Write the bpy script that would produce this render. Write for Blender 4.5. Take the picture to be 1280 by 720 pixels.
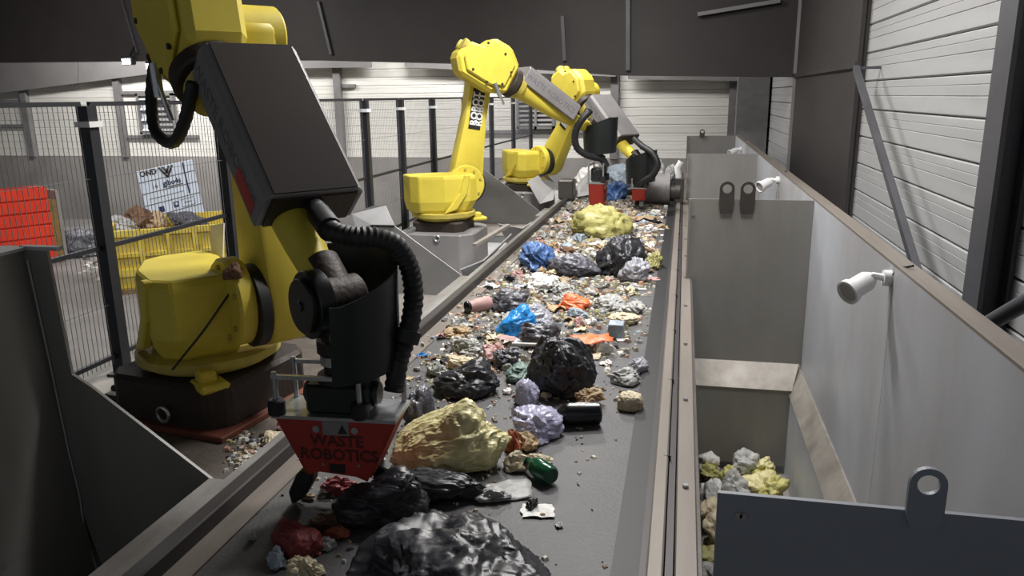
import bpy, bmesh, math, random
from mathutils import Vector, Matrix, noise
R = math.radians
PI = math.pi
scene = bpy.context.scene
for o in list(bpy.data.objects):
    bpy.data.objects.remove(o)
C = bpy.context.scene.collection
rnd = random.Random(7)

# ------------------------------------------------------------------ camera
# solved from the photograph's vanishing points (belt direction = +Y, belt surface z = 0)
FPX = 965.0
CAMZ = 1.5
def _axes():
    y = Vector((857 - 640, -(118 - 360), -FPX)).normalized()
    z = y.cross(Vector((1.0, 0.0128, 0.0))).normalized()
    if z.y < 0: z = -z
    return y.cross(z), y, z
_X, _Y, _Z = _axes()
ROT = Matrix((_X, _Y, _Z))
cam_d = bpy.data.cameras.new('camera')
cam = bpy.data.objects.new('camera', cam_d)
C.objects.link(cam)
cam_d.sensor_width = 36.0
cam_d.lens = FPX / 1280 * 36.0
cam_d.clip_end = 100
cam.matrix_world = Matrix.Translation((0, 0, CAMZ)) @ ROT.to_4x4()
scene.camera = cam

def ray(px, py): return ROT @ Vector((px - 640, -(py - 360), -FPX))
def atZ(px, py, z):
    r = ray(px, py); t = (z - CAMZ) / r.z
    return Vector((r.x * t, r.y * t, z))
def atY(px, py, y):
    r = ray(px, py); t = y / r.y
    return Vector((r.x * t, y, CAMZ + r.z * t))
def atX(px, py, x):
    r = ray(px, py); t = x / r.x
    return Vector((x, r.y * t, CAMZ + r.z * t))

# ------------------------------------------------------------------ world, lights, exposure
world = bpy.data.worlds.new('world'); scene.world = world
world.use_nodes = True
bg = world.node_tree.nodes['Background']
bg.inputs[0].default_value = (0.86, 0.93, 1.0, 1)
bg.inputs[1].default_value = 0.24
vs = scene.view_settings
vs.view_transform = 'Standard'; vs.look = 'None'; vs.gamma = 1.0; vs.use_curve_mapping = False
vs.exposure = 0.0

def area_light(name, loc, target, power, sx, sy, col=(1, 0.98, 0.955)):
    d = bpy.data.lights.new(name, 'AREA'); d.shape = 'RECTANGLE'; d.size = sx; d.size_y = sy
    d.energy = power; d.color = col
    o = bpy.data.objects.new(name, d); C.objects.link(o)
    o.location = loc
    o.rotation_euler = (Vector(target) - Vector(loc)).to_track_quat('-Z', 'Y').to_euler()
    return o
area_light('hall_lamp_belt_middle', (-1.0, 6.2, 4.2), (-1.5, 7.2, 0), 280, 1.2, 0.6)
area_light('hall_lamp_belt_end', (-1.9, 10.6, 4.1), (-1.0, 10.4, 0), 190, 0.7, 0.7)
area_light('hall_lamp_belt_start', (0.2, 5.0, 4.4), (-0.6, 3.4, 0), 165, 1.2, 0.6)
area_light('hall_lamp_back', (-4.0, 15.6, 4.2), (-4.0, 18.0, 0.2), 360, 5, 0.6)
area_light('hall_lamp_back_left', (-12.0, 15.4, 4.2), (-12.0, 18.0, -0.4), 470, 5, 0.6)
area_light('hall_lamp_yard', (-9.0, 9.0, 4.2), (-9.0, 10.5, -1.6), 330, 3, 1.5)

# ------------------------------------------------------------------ materials
def lin(c):
    c = c / 255.0
    return c / 12.92 if c <= 0.04045 else ((c + 0.055) / 1.055) ** 2.4
def rgb(r, g, b): return (lin(r), lin(g), lin(b), 1.0)
MATS = {}
def mat(name, col, rough=0.6, metal=0.0, col2=None, scale=6.0, amt=0.5, bump=0.0, bscale=40.0, trans=0.0, spec=0.5, stretch=(1, 1, 1), emit=0.0, coat=0.0, alpha=1.0, ridged=False):
    if name in MATS: return MATS[name]
    m = bpy.data.materials.new(name); m.use_nodes = True
    nt = m.node_tree; b = nt.nodes['Principled BSDF']
    b.inputs['Roughness'].default_value = rough
    b.inputs['Metallic'].default_value = metal
    b.inputs['Specular IOR Level'].default_value = spec
    b.inputs['Transmission Weight'].default_value = trans
    b.inputs['Coat Weight'].default_value = coat
    b.inputs['Alpha'].default_value = alpha
    tc = nt.nodes.new('ShaderNodeTexCoord')
    mp = nt.nodes.new('ShaderNodeMapping'); mp.inputs['Scale'].default_value = stretch
    nt.links.new(tc.outputs['Object'], mp.inputs[0])
    if col2 is None:
        col2 = tuple(min(1, c * 0.72) for c in col[:3]) + (1,)
    n = nt.nodes.new('ShaderNodeTexNoise'); n.inputs['Scale'].default_value = scale
    n.inputs['Detail'].default_value = 6; n.inputs['Roughness'].default_value = 0.62
    nt.links.new(mp.outputs[0], n.inputs['Vector'])
    rp = nt.nodes.new('ShaderNodeValToRGB')
    rp.color_ramp.elements[0].position = 0.5 - 0.28 * (1 - amt) - 0.02
    rp.color_ramp.elements[1].position = 0.5 + 0.28
    rp.color_ramp.elements[0].color = col; rp.color_ramp.elements[1].color = col2
    nt.links.new(n.outputs['Fac'], rp.inputs[0])
    nt.links.new(rp.outputs[0], b.inputs['Base Color'])
    if emit:
        b.inputs['Emission Color'].default_value = col; b.inputs['Emission Strength'].default_value = emit
    if bump:
        n2 = nt.nodes.new('ShaderNodeTexNoise'); n2.inputs['Scale'].default_value = bscale
        if ridged: n2.noise_type = 'RIDGED_MULTIFRACTAL'; n2.inputs['Distortion'].default_value = 0.6
        n2.inputs['Detail'].default_value = 5
        if ridged:
            mp2 = nt.nodes.new('ShaderNodeMapping'); mp2.inputs['Scale'].default_value = (0.4, 1.1, 1.0); mp2.inputs['Rotation'].default_value = (0.3, 0.5, 0.4)
            nt.links.new(tc.outputs['Object'], mp2.inputs[0]); nt.links.new(mp2.outputs[0], n2.inputs['Vector'])
        else: nt.links.new(tc.outputs['Object'], n2.inputs['Vector'])
        bp = nt.nodes.new('ShaderNodeBump'); bp.inputs['Strength'].default_value = bump
        bp.inputs['Distance'].default_value = 0.02
        nt.links.new(n2.outputs['Fac'], bp.inputs['Height'])
        nt.links.new(bp.outputs[0], b.inputs['Normal'])
    MATS[name] = m
    return m
M_YEL = mat('robot_yellow_paint', rgb(222, 204, 78), 0.5, 0, rgb(198, 178, 62), 3.0, 0.3, spec=0.4)
M_YELD = mat('dusty_yellow_paint', rgb(198, 182, 78), 0.6, 0, rgb(150, 132, 66), 5.0, 0.4)
M_BLK = mat('black_rubber', rgb(24, 24, 26), 0.55, 0, rgb(34, 33, 34), 8)
M_BLKP = mat('black_polymer', rgb(20, 24, 24), 0.38, 0, rgb(30, 34, 33), 4)
M_CAST = mat('dark_cast_iron', rgb(46, 40, 36), 0.6, 0.2, rgb(64, 52, 44), 6, bump=0.2)
M_CHROME = mat('bright_zinc', rgb(200, 202, 205), 0.3, 0.8, rgb(160, 160, 162), 12)
M_STEEL = mat('mill_steel', rgb(186, 186, 188), 0.5, 0.1, rgb(156, 155, 154), 2.2, 0.4, bump=0.05)
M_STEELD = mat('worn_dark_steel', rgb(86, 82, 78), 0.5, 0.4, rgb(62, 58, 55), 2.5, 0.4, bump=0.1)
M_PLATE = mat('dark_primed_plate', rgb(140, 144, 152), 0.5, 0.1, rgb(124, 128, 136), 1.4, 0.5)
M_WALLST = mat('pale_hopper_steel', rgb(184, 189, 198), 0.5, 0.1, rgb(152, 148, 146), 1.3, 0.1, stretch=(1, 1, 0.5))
M_PART = mat('brown_grey_partition_steel', rgb(152, 150, 146), 0.5, 0.1, rgb(126, 123, 118), 1.6, 0.4, stretch=(1, 1, 0.3))
M_LEDGE = mat('bare_ledge_steel', rgb(168, 162, 154), 0.5, 0.2, rgb(122, 116, 108), 5, 0.4)
M_RAIL = mat('brushed_rail_steel', rgb(132, 124, 116), 0.5, 0.2, rgb(100, 92, 85), 5, 0.4, stretch=(1, 0.08, 1))
M_RAILD = mat('dark_rail_steel', rgb(70, 66, 66), 0.5, 0.4, rgb(48, 45, 45), 5, stretch=(1, 0.1, 1))
M_COVER = mat('grey_cover_paint', rgb(140, 137, 137), 0.5, 0.1, rgb(118, 114, 113), 2)
M_COVERD = mat('brown_black_cover_lid', rgb(42, 36, 33), 0.75, 0.0, rgb(36, 31, 29), 2, spec=0.12)  # darker brown lid colour, used on the near robot alone
M_RED = mat('gripper_red_paint', rgb(176, 52, 40), 0.55, 0, rgb(146, 42, 34), 6, 0.4)
M_INK = mat('dark_ink', rgb(30, 24, 24), 0.6)
M_INKB = mat('navy_ink', rgb(28, 40, 84), 0.6)
M_INKG = mat('grey_ink', rgb(104, 104, 112), 0.6)
M_WHITE = mat('white_paint', rgb(232, 232, 232), 0.45, 0, rgb(214, 214, 214), 5)
M_FPOST = mat('fence_black_paint', rgb(34, 35, 40), 0.5, 0.1, rgb(44, 44, 48), 5)
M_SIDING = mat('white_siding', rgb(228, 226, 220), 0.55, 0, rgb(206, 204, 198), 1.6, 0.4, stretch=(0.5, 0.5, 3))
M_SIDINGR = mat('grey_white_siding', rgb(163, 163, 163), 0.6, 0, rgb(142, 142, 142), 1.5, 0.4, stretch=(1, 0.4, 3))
M_STUD = mat('stud_grey', rgb(126, 124, 124), 0.6, 0.1, rgb(106, 104, 104), 4)
M_CONC = mat('concrete', rgb(150, 147, 144), 0.85, 0, rgb(118, 114, 110), 0.9, 0.3, bump=0.15, bscale=18)
M_FLOOR = mat('dirty_concrete_floor', rgb(134, 131, 128), 0.8, 0, rgb(88, 84, 82), 0.7, 0.4, bump=0.15, bscale=12)
M_DARKW = mat('soot_dark_sheet', rgb(58, 53, 52), 0.65, 0.1, rgb(44, 40, 40), 0.9, 0.4)
M_GREYB = mat('shade_band_trim_grey', rgb(132, 130, 130), 0.6, 0, rgb(116, 113, 112), 1.2)  # grey of the painted wall-top shade, also louvre slats and a trim post
M_GLASS = mat('grey_louver_glass', rgb(196, 199, 203), 0.4, 0, rgb(178, 181, 186), 2)
M_COL = mat('column_grey_paint', rgb(84, 84, 88), 0.5, 0.2, rgb(68, 68, 72), 2)
M_BIN = mat('bin_yellow_paint', rgb(226, 204, 84), 0.6, 0, rgb(178, 154, 60), 4, 0.4)
M_REDC = mat('container_orange_red', rgb(226, 58, 26), 0.6, 0, rgb(200, 46, 22), 2)
M_BROWN = mat('rusty_brown_edge', rgb(140, 112, 60), 0.8, 0, rgb(96, 78, 52), 8)
M_PLATF = mat('grimy_platform', rgb(104, 96, 88), 0.75, 0.1, rgb(66, 58, 52), 4, 0.4, bump=0.3, bscale=30)
M_LAMP = mat('lamp_lens', (1, 1, 1, 1), 0.3, emit=25)
M_LENS = mat('dark_lens', rgb(40, 42, 48), 0.1)

# ------------------------------------------------------------------ mesh helpers
class MB:
    def __init__(s, mtx=None): s.v = []; s.f = []; s.m = mtx or Matrix.Identity(4)
    def add(s, vs, fs):
        k = len(s.v); s.v += [s.m @ Vector(v) for v in vs]; s.f += [tuple(i + k for i in f) for f in fs]; return s
    def box(s, x0, x1, y0, y1, z0, z1):
        return s.add([(x0, y0, z0), (x1, y0, z0), (x1, y1, z0), (x0, y1, z0), (x0, y0, z1), (x1, y0, z1), (x1, y1, z1), (x0, y1, z1)],
                     [(0, 3, 2, 1), (4, 5, 6, 7), (0, 1, 5, 4), (1, 2, 6, 5), (2, 3, 7, 6), (3, 0, 4, 7)])
    def prism(s, poly, axis, a, b):
        # poly in the two other axes (x: (y,z), y: (x,z), z: (x,y))
        def p3(p, t): return {'x': (t, p[0], p[1]), 'y': (p[0], t, p[1]), 'z': (p[0], p[1], t)}[axis]
        n = len(poly)
        return s.add([p3(p, a) for p in poly] + [p3(p, b) for p in poly],
                     [tuple(range(n)), tuple(range(2 * n - 1, n - 1, -1))] + [(i, i + n, (i + 1) % n + n, (i + 1) % n) for i in range(n)])
    def poly(s, pts, thick):
        # planar polygon given by 3D points, extruded along its normal by thick (backwards)
        pts = [Vector(p) for p in pts]
        nrm = Vector((0, 0, 0))
        for i in range(len(pts)):
            nrm += pts[i].cross(pts[(i + 1) % len(pts)])
        nrm.normalize(); n = len(pts)
        return s.add(pts + [p - nrm * thick for p in pts],
                     [tuple(range(n)), tuple(range(2 * n - 1, n - 1, -1))] + [(i, i + n, (i + 1) % n + n, (i + 1) % n) for i in range(n)])
    def cyl(s, p0, p1, r0, r1=None, n=20, caps=True):
        r1 = r0 if r1 is None else r1
        p0 = Vector(p0); p1 = Vector(p1); d = (p1 - p0).normalized()
        u = d.orthogonal().normalized(); w = d.cross(u)
        vs = []
        for p, r in ((p0, r0), (p1, r1)):
            for i in range(n):
                a = 2 * PI * i / n; vs.append(p + u * math.cos(a) * r + w * math.sin(a) * r)
        fs = [(i, (i + 1) % n, (i + 1) % n + n, i + n) for i in range(n)]
        if caps: fs += [tuple(range(n - 1, -1, -1)), tuple(range(n, 2 * n))]
        return s.add(vs, fs)
    def bar(s, p0, p1, w, h=None, up=(0, 0, 1)):
        h = h or w
        p0 = Vector(p0); p1 = Vector(p1); d = (p1 - p0).normalized(); up = Vector(up)
        if abs(d.dot(up)) > 0.98: up = Vector((0, 1, 0))
        a = d.cross(up).normalized() * w / 2; b = a.cross(d).normalized() * h / 2
        vs = [p + q for p in (p0, p1) for q in (-a - b, a - b, a + b, -a + b)]
        return s.add(vs, [(3, 2, 1, 0), (4, 5, 6, 7), (0, 1, 5, 4), (1, 2, 6, 5), (2, 3, 7, 6), (3, 0, 4, 7)])
    def tube(s, pts, r, n=10, ribs=None):
        pts = [Vector(p) for p in pts]; vs = []; fs = []
        u = (pts[1] - pts[0]).orthogonal().normalized()
        for k, p in enumerate(pts):
            d = (pts[min(k + 1, len(pts) - 1)] - pts[max(k - 1, 0)]).normalized()
            u = (u - d * u.dot(d)).normalized(); w = d.cross(u)
            rr = r(k / (len(pts) - 1)) if callable(r) else r
            if ribs: rr *= 1 + ribs * (1 if k % 2 else -1)
            for i in range(n):
                a = 2 * PI * i / n; vs.append(p + (u * math.cos(a) + w * math.sin(a)) * rr)
        for k in range(len(pts) - 1):
            for i in range(n):
                fs.append((k * n + i, k * n + (i + 1) % n, (k + 1) * n + (i + 1) % n, (k + 1) * n + i))
        fs += [tuple(range(n - 1, -1, -1)), tuple(range((len(pts) - 1) * n, len(pts) * n))]
        return s.add(vs, fs)
    def lathe(s, prof, n=20, mtx=None):
        mtx = mtx or Matrix.Identity(4)
        vs = []; fs = []
        for r, z in prof:
            for i in range(n):
                a = 2 * PI * i / n; vs.append(mtx @ Vector((r * math.cos(a), r * math.sin(a), z)))
        for k in range(len(prof) - 1):
            for i in range(n):
                fs.append((k * n + i, k * n + (i + 1) % n, (k + 1) * n + (i + 1) % n, (k + 1) * n + i))
        fs += [tuple(range(n - 1, -1, -1)), tuple(range((len(prof) - 1) * n, len(prof) * n))]
        return s.add(vs, fs)
    def mesh(s, name, m, smooth=False, bevel=0.0, off=(0, 0, 0), seg=1):
        me = bpy.data.meshes.new(name); off = Vector(off)
        me.from_pydata([tuple(v - off) for v in s.v], [], s.f)
        bm = bmesh.new(); bm.from_mesh(me)
        bmesh.ops.recalc_face_normals(bm, faces=bm.faces[:])
        if bevel:
            es = [e for e in bm.edges if len(e.link_faces) == 2 and e.calc_face_angle(0) > R(28)]
            bmesh.ops.bevel(bm, geom=es, offset=bevel, segments=seg, profile=0.5, affect='EDGES', clamp_overlap=True)
        if smooth:
            for e in bm.edges:
                if len(e.link_faces) == 2 and e.calc_face_angle(0) > R(40): e.smooth = False
            for f in bm.faces: f.smooth = True
        bm.to_mesh(me); bm.free()
        me.materials.append(m)
        return me
    def build(s, name, m, parent=None, smooth=False, bevel=0.0, seg=1):
        off = world_of(parent)
        o = bpy.data.objects.new(name, s.mesh(name, m, smooth, bevel, off, seg)); C.objects.link(o)
        if parent is not None: o.parent = parent
        return o
def world_of(o):
    p = Vector((0, 0, 0))
    while o is not None:
        p += o.location; o = o.parent
    return p
def tag(o, label=None, cat=None, group=None, kind=None):
    if label: o['label'] = label
    if cat: o['category'] = cat
    if group: o['group'] = group
    if kind: o['kind'] = kind
    return o
def empty(name, loc, label=None, cat=None, group=None, kind=None):
    o = bpy.data.objects.new(name, None); C.objects.link(o); o.location = loc
    o.empty_display_size = 0.1
    return tag(o, label, cat, group, kind)
def inst(name, me, parent, mtx):
    o = bpy.data.objects.new(name, me); C.objects.link(o); o.parent = parent; o.matrix_basis = mtx
    return o
def text_mesh(name, txt, size, m, extr=0.002, align='CENTER', weight=0.0):
    cu = bpy.data.curves.new(name, 'FONT'); cu.body = txt; cu.size = size; cu.extrude = extr
    cu.align_x = align; cu.align_y = 'CENTER'; cu.offset = weight; cu.resolution_u = 2
    o = bpy.data.objects.new(name, cu); C.objects.link(o)
    dg = bpy.context.evaluated_depsgraph_get()
    me = bpy.data.meshes.new_from_object(o.evaluated_get(dg)); me.name = name
    bpy.data.objects.remove(o); bpy.data.curves.remove(cu)
    me.materials.clear(); me.materials.append(m)
    return me
def frame(o, xdir, ydir):
    x = Vector(xdir).normalized(); y = Vector(ydir).normalized(); z = x.cross(y).normalized(); y = z.cross(x)
    return Matrix.Translation(o) @ Matrix((x, y, z)).transposed().to_4x4()
def cut_ring(mb, c, rx, r_in, h, t, axis_y0):
    # lifting eye in the x-z plane: a lug with a round hole, extruded along y
    n = 28; out = []; inn = []
    for i in range(n):
        a = 2 * PI * i / n
        x = math.cos(a); z = math.sin(a)
        if z >= 0: p = (c[0] + rx * x, c[1] + rx * z)
        else:
            # square lower half reaching down by h
            sc = 1 / max(abs(x), abs(z) * rx / h, 1e-6) if True else 1
            p = (c[0] + rx * x * min(sc, 1e3), c[1] + rx * z * min(sc, 1e3))
            p = (max(c[0] - rx, min(c[0] + rx, p[0])), max(c[1] - h, p[1]))
        out.append(p); inn.append((c[0] + r_in * x, c[1] + r_in * z))
    vs = []
    for y in (axis_y0, axis_y0 + t):
        vs += [(p[0], y, p[1]) for p in out] + [(p[0], y, p[1]) for p in inn]
    fs = []
    for i in range(n):
        j = (i + 1) % n
        fs += [(i, j, n + j, n + i), (2 * n + j, 2 * n + i, 3 * n + i, 3 * n + j), (j, i, 2 * n + i, 2 * n + j), (n + i, n + j, 3 * n + j, 3 * n + i)]
    mb.add(vs, fs)

# ================================================================== THE SETTING
FZ = -1.6          # hall floor (the belt runs raised above it)
fl = MB().box(-22, 1.9, -3, 18.3, FZ - 0.2, FZ).build('floor', M_FLOOR); tag(fl, 'dirty grey concrete hall floor', kind='structure')
ce = MB().box(-22, 1.9, -3, 18.3, 4.7, 4.8).build('ceiling', M_DARKW); tag(ce, 'dark hall ceiling', kind='structure')
wl = MB().box(-22.2, -22, -3, 18.3, FZ, 4.7).build('wall_left', M_CONC); tag(wl, 'far left hall wall', kind='structure')

# back wall: concrete push wall below, white siding boards between grey studs above
wb = MB().box(-22, 1.9, 18.0, 18.3, FZ, 0.08).build('wall_back', M_CONC); tag(wb, 'concrete push wall with white siding above at the far end', kind='structure')
MB().box(-22, 1.9, 18.12, 18.3, 0.08, 4.7).build('backing_sheet', M_SIDING, wb)
stud_px = [35, 152, 293, 425, 587, 768, 915]
studs = [atY(p, 150, 18).x for p in stud_px]
edges = [-22] + studs + [1.75]
row = 0.19
for b0, b1 in zip(edges[:-1], edges[1:]):
    L = b1 - b0
    mbd = MB().prism([(18.12, 0.0), (18.07, 0.002), (18.06, 0.012), (18.06, row * 0.63), (18.066, row * 0.66), (18.06, row * 0.69), (18.06, row - 0.012), (18.07, row - 0.003), (18.12, row - 0.002)], 'x', 0, L)
    me = mbd.mesh('siding_board', M_SIDING)
    for k in range(14):
        inst('siding_board', me, wb, Matrix.Translation((b0, 0, 0.085 + k * row)))
for x in studs:
    MB().box(x - 0.09, x + 0.09, 17.93, 18.06, 0.08, 2.75).build('stud', M_STUD, wb)
for z, x0, x1 in ((1.72, -14.3, -12.6), (0.60, -14.4, -12.2), (0.70, studs[4], studs[5]), (1.80, -8.3, -7.8), (0.9, -22, studs[0]), (1.55, -22, studs[0])):
    MB().box(x0, x1, 17.98, 18.06, z - 0.04, z + 0.04).build('girt', M_STUD, wb)
# shade on the upper back wall, put in as grey sheets
def shade_band(name, px, yoff):
    o = MB().poly([atY(x, y, 17.85 - yoff) for x, y in px], -0.05).build(name, M_GREYB, wb); return o
shade_band('wall_top_shade', [(97, 60), (97, 104), (-60, 124), (-60, 60)], 0)
shade_band('wall_top_shade', [(330, 60), (330, 84), (190, 92), (98, 104), (98, 60)], 0)
shade_band('wall_top_shade', [(462, 60), (464, 84), (330, 86), (330, 60)], 0.08)
shade_band('wall_top_shade', [(770, 60), (770, 96), (506, 84), (504, 60)], 0.08)
shade_band('wall_top_shade', [(960, 60), (960, 102), (785, 99), (783, 60)], 0.08)

def louver_window(name, px0, px1, n, dark):
    a = atY(*px0, 18.0); b = atY(*px1, 18.0)
    root = empty(name, ((a.x + b.x) / 2, 17.95, b.z), 'grey louvred window in the white back wall', kind='structure')
    x0, x1, z0, z1 = a.x, b.x, b.z, a.z
    f = MB(); t = 0.06
    f.box(x0, x1, 17.90, 18.05, z0, z0 + t).box(x0, x1, 17.90, 18.05, z1 - t, z1).box(x0, x0 + t, 17.90, 18.05, z0, z1).box(x1 - t, x1, 17.90, 18.05, z0, z1)
    xm = x0 + (x1 - x0) * 0.5
    f.box(xm - 0.03, xm + 0.03, 17.90, 18.05, z0, z1)
    f.build('window_frame', M_STUD, root)
    MB().box(x0 + t, x1 - t, 18.0, 18.03, z0 + t, z1 - t).build('pane', M_GLASS, root)
    me = None
    for k in range(n):
        zz = z0 + t + (z1 - z0 - 2 * t) * (k + 0.5) / n
        for q, (p0, p1) in enumerate(((x0 + t, xm - 0.03), (xm + 0.03, x1 - t))):
            if not dark and q == 0 and k % 2: continue
            MB().poly([(p0, 17.92, zz - 0.035), (p1, 17.92, zz - 0.035), (p1, 17.98, zz + 0.03), (p0, 17.98, zz + 0.03)], 0.012).build('louver_slat', M_GREYB if q or dark else M_GLASS, root)
    return root
louver_window('window_1', (172, 117), (223, 168), 7, False)
louver_window('window_2', (646, 103), (694, 161), 9, True)

# dark bulkhead hanging from the roof in front of the back wall
low = [(-120, 79), (0, 78), (180, 76), (390, 75), (560, 79), (770, 94), (1000, 96)]
lp = [atY(x, y, 14.0) for x, y in low]
poly = [(p.x, p.z) for p in lp]
poly[-1] = (1.75, poly[-1][1])
wk = MB().prism(poly + [(1.75, 4.7), (poly[0][0], 4.7)], 'y', 14.0, 14.3).build('wall_bulkhead', M_DARKW); tag(wk, 'soot dark steel bulkhead hanging from the roof', kind='structure')
for a, b, w in (((398, 2), (414, 68), 0.05), ((703, 20), (706, 76), 0.06), ((785, -20), (785, 88), 0.07), ((150, -10), (172, 66), 0.03)):
    MB().bar(atY(*a, 13.96), atY(*b, 13.96), w, 0.06, (0, 1, 0)).build('stiffener', M_COL, wk)
MB().bar(atY(872, 18, 13.9), atY(975, 1, 13.9), 0.06, 0.08, (0, 1, 0)).build('conduit', M_STUD, wk)

# right wall: grey-white siding boards, dark sheet bay, columns and braces
XS = 1.77
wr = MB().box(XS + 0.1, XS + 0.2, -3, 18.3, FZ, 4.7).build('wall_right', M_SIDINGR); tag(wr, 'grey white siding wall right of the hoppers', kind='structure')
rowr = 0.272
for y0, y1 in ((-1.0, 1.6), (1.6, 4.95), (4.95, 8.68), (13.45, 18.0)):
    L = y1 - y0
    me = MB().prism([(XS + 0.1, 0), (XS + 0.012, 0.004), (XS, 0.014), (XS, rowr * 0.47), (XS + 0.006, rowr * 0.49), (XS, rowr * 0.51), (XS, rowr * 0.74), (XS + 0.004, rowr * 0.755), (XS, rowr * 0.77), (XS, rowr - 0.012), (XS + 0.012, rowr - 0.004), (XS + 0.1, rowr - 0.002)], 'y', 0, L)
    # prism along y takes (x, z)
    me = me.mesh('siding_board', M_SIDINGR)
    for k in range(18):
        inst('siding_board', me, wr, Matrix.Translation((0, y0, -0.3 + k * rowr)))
MB().box(XS - 0.06, XS + 0.1, 8.68, 13.45, FZ, 4.7).build('dark_sheet', M_DARKW, wr)
MB().box(XS - 0.09, XS - 0.05, 8.66, 8.74, FZ, 4.7).build('trim_post', M_DARKW, wr)
MB().box(XS - 0.10, XS - 0.05, 8.7, 13.5, 1.74, 1.80).build('trim_rail', M_DARKW, wr)
MB().box(XS - 0.10, XS - 0.05, 13.42, 13.5, FZ, 4.7).build('trim_post', M_GREYB, wr)
cc = MB().box(atY(919, 150, 17.8).x, 1.72, 17.5, 17.9, FZ, 2.6).build('corner_column', M_STUD)
tag(cc, 'grey brown steel column in the far right corner', 'column')
col = empty('steel_column', (1.69, 4.66, -0.3), 'heavy dark grey steel column in front of the right siding', 'column')
MB().box(1.61, 1.635, 4.54, 4.78, -0.3, 4.7).build('flange', M_COL, col)
MB().box(1.635, 1.745, 4.645, 4.67, -0.3, 4.7).build('web', M_COL, col)
MB().box(1.745, 1.768, 4.54, 4.78, -0.3, 4.7).build('flange', M_COL, col)
ba, bb = atX(1070, 85, 1.55), atX(1148, 345, 1.55)
bb = bb + (bb - ba).normalized() * 0.45
br = empty('diagonal_brace', bb, 'slanting grey brace bar in front of the right siding', 'brace')
MB().bar(ba, bb, 0.055, 0.05, (1, 0, 0)).build('bar', M_COL, br)
for q in (ba, bb): MB().box(1.53, XS + 0.05, q.y - 0.012, q.y + 0.012, q.z - 0.012, q.z + 0.012).build('gusset', M_COL, br)
br = MB().cyl(atX(1222, 412, 1.56), atX(1300, 368, 1.56), 0.04).build('diagonal_brace', M_COL, smooth=True); tag(br, 'dark grey tube rising from the foot of the steel column', 'brace')

# two small flood lamps glinting under the bulkhead on the left
for px, lab in (((160, 77), 'small lit flood lamp under the dark bulkhead, left one'), ((190, 83), 'small lit flood lamp beside the near robot elbow')):
    p = atY(*px, 13.7)
    r = empty('flood_lamp', p, lab, 'lamp', 'flood lamps under the bulkhead')
    MB().box(p.x - 0.14, p.x + 0.1, p.y - 0.02, p.y + 0.12, p.z - 0.06, p.z + 0.1).build('housing', M_BLK, r, bevel=0.02)
    MB().box(p.x - 0.1, p.x + 0.06, p.y - 0.04, p.y - 0.02, p.z - 0.05, p.z + 0.05).build('lens', M_LAMP, r)
    MB().bar((p.x, p.y + 0.08, p.z + 0.1), (p.x, p.y + 0.25, p.z + 0.3), 0.03).build('bracket', M_BLK, r)

# ================================================================== CONVEYOR
BX0, BX1 = -1.60, -0.085
M_BELT = mat('dusty_rubber_belt', rgb(74, 74, 78), 0.55, 0, rgb(94, 92, 90), 3.0, 0.3, bump=0.15, bscale=60)
def belt_dust():
    nt = M_BELT.node_tree; b = nt.nodes['Principled BSDF']
    src = b.inputs['Base Color'].links[0].from_socket
    tc = nt.nodes.new('ShaderNodeTexCoord'); sp = nt.nodes.new('ShaderNodeSeparateXYZ')
    nt.links.new(tc.outputs['Object'], sp.inputs[0])
    mr = nt.nodes.new('ShaderNodeMapRange'); mr.inputs[1].default_value = -1.0; mr.inputs[2].default_value = -1.55
    mr.inputs[3].default_value = -0.30; mr.inputs[4].default_value = 0.75
    nt.links.new(sp.outputs[0], mr.inputs[0])
    my = nt.nodes.new('ShaderNodeMapRange'); my.inputs[1].default_value = 2.4; my.inputs[2].default_value = 4.2
    nt.links.new(sp.outputs[1], my.inputs[0])
    n = nt.nodes.new('ShaderNodeTexNoise'); n.inputs['Scale'].default_value = 2.6; n.inputs['Detail'].default_value = 7
    nt.links.new(tc.outputs['Object'], n.inputs['Vector'])
    ad = nt.nodes.new('ShaderNodeMath'); ad.operation = 'ADD'
    nt.links.new(mr.outputs[0], ad.inputs[0]); nt.links.new(n.outputs['Fac'], ad.inputs[1])
    ml = nt.nodes.new('ShaderNodeMath'); ml.operation = 'MULTIPLY'; ml.use_clamp = True
    nt.links.new(ad.outputs[0], ml.inputs[0]); nt.links.new(my.outputs[0], ml.inputs[1])
    mx = nt.nodes.new('ShaderNodeMix'); mx.data_type = 'RGBA'
    nt.links.new(ml.outputs[0], mx.inputs[0]); nt.links.new(src, mx.inputs[6]); mx.inputs[7].default_value = rgb(172, 158, 136)
    nt.links.new(mx.outputs[2], b.inputs['Base Color'])
belt_dust()
conv = empty('conveyor', (-0.85, 6, -0.05), 'long dark rubber belt conveyor carrying the rubbish', 'conveyor')
MB().box(BX0, BX1, -1.0, 15.4, -0.05, 0.0).build('belt', M_BELT, conv)
M_RAILG = mat('grimy_grey_rail', rgb(150, 148, 146), 0.55, 0.1, rgb(92, 86, 80), 4, 0.2, stretch=(1, 0.5, 1))
MB().box(BX0 - 0.06, BX0 + 0.005, -1.0, 15.4, -0.15, 0.07).build('side_skirt', M_RAILD, conv, bevel=0.006)
MB().box(BX0 - 0.13, BX0 - 0.06, -1.0, 15.4, -0.2, 0.045).build('side_rail', M_RAILG, conv, bevel=0.006)
for y0, y1 in ((-1.0, 2.5), (4.56, 6.15), (9.6, 10.25)):
    MB().box(BX0 - 0.21, BX0 - 0.13, y0, y1, -0.03, 0.03).build('chute_lip', M_RAILG, conv, bevel=0.005)
MB().box(BX0 + 0.005, BX0 + 0.10, -1.0, 15.4, 0.0, 0.008).build('sealing_strip', M_RAIL, conv)
MB().box(BX1 - 0.09, BX1, -1.0, 15.4, 0.0, 0.01).build('sealing_strip', M_BLK, conv)
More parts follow.
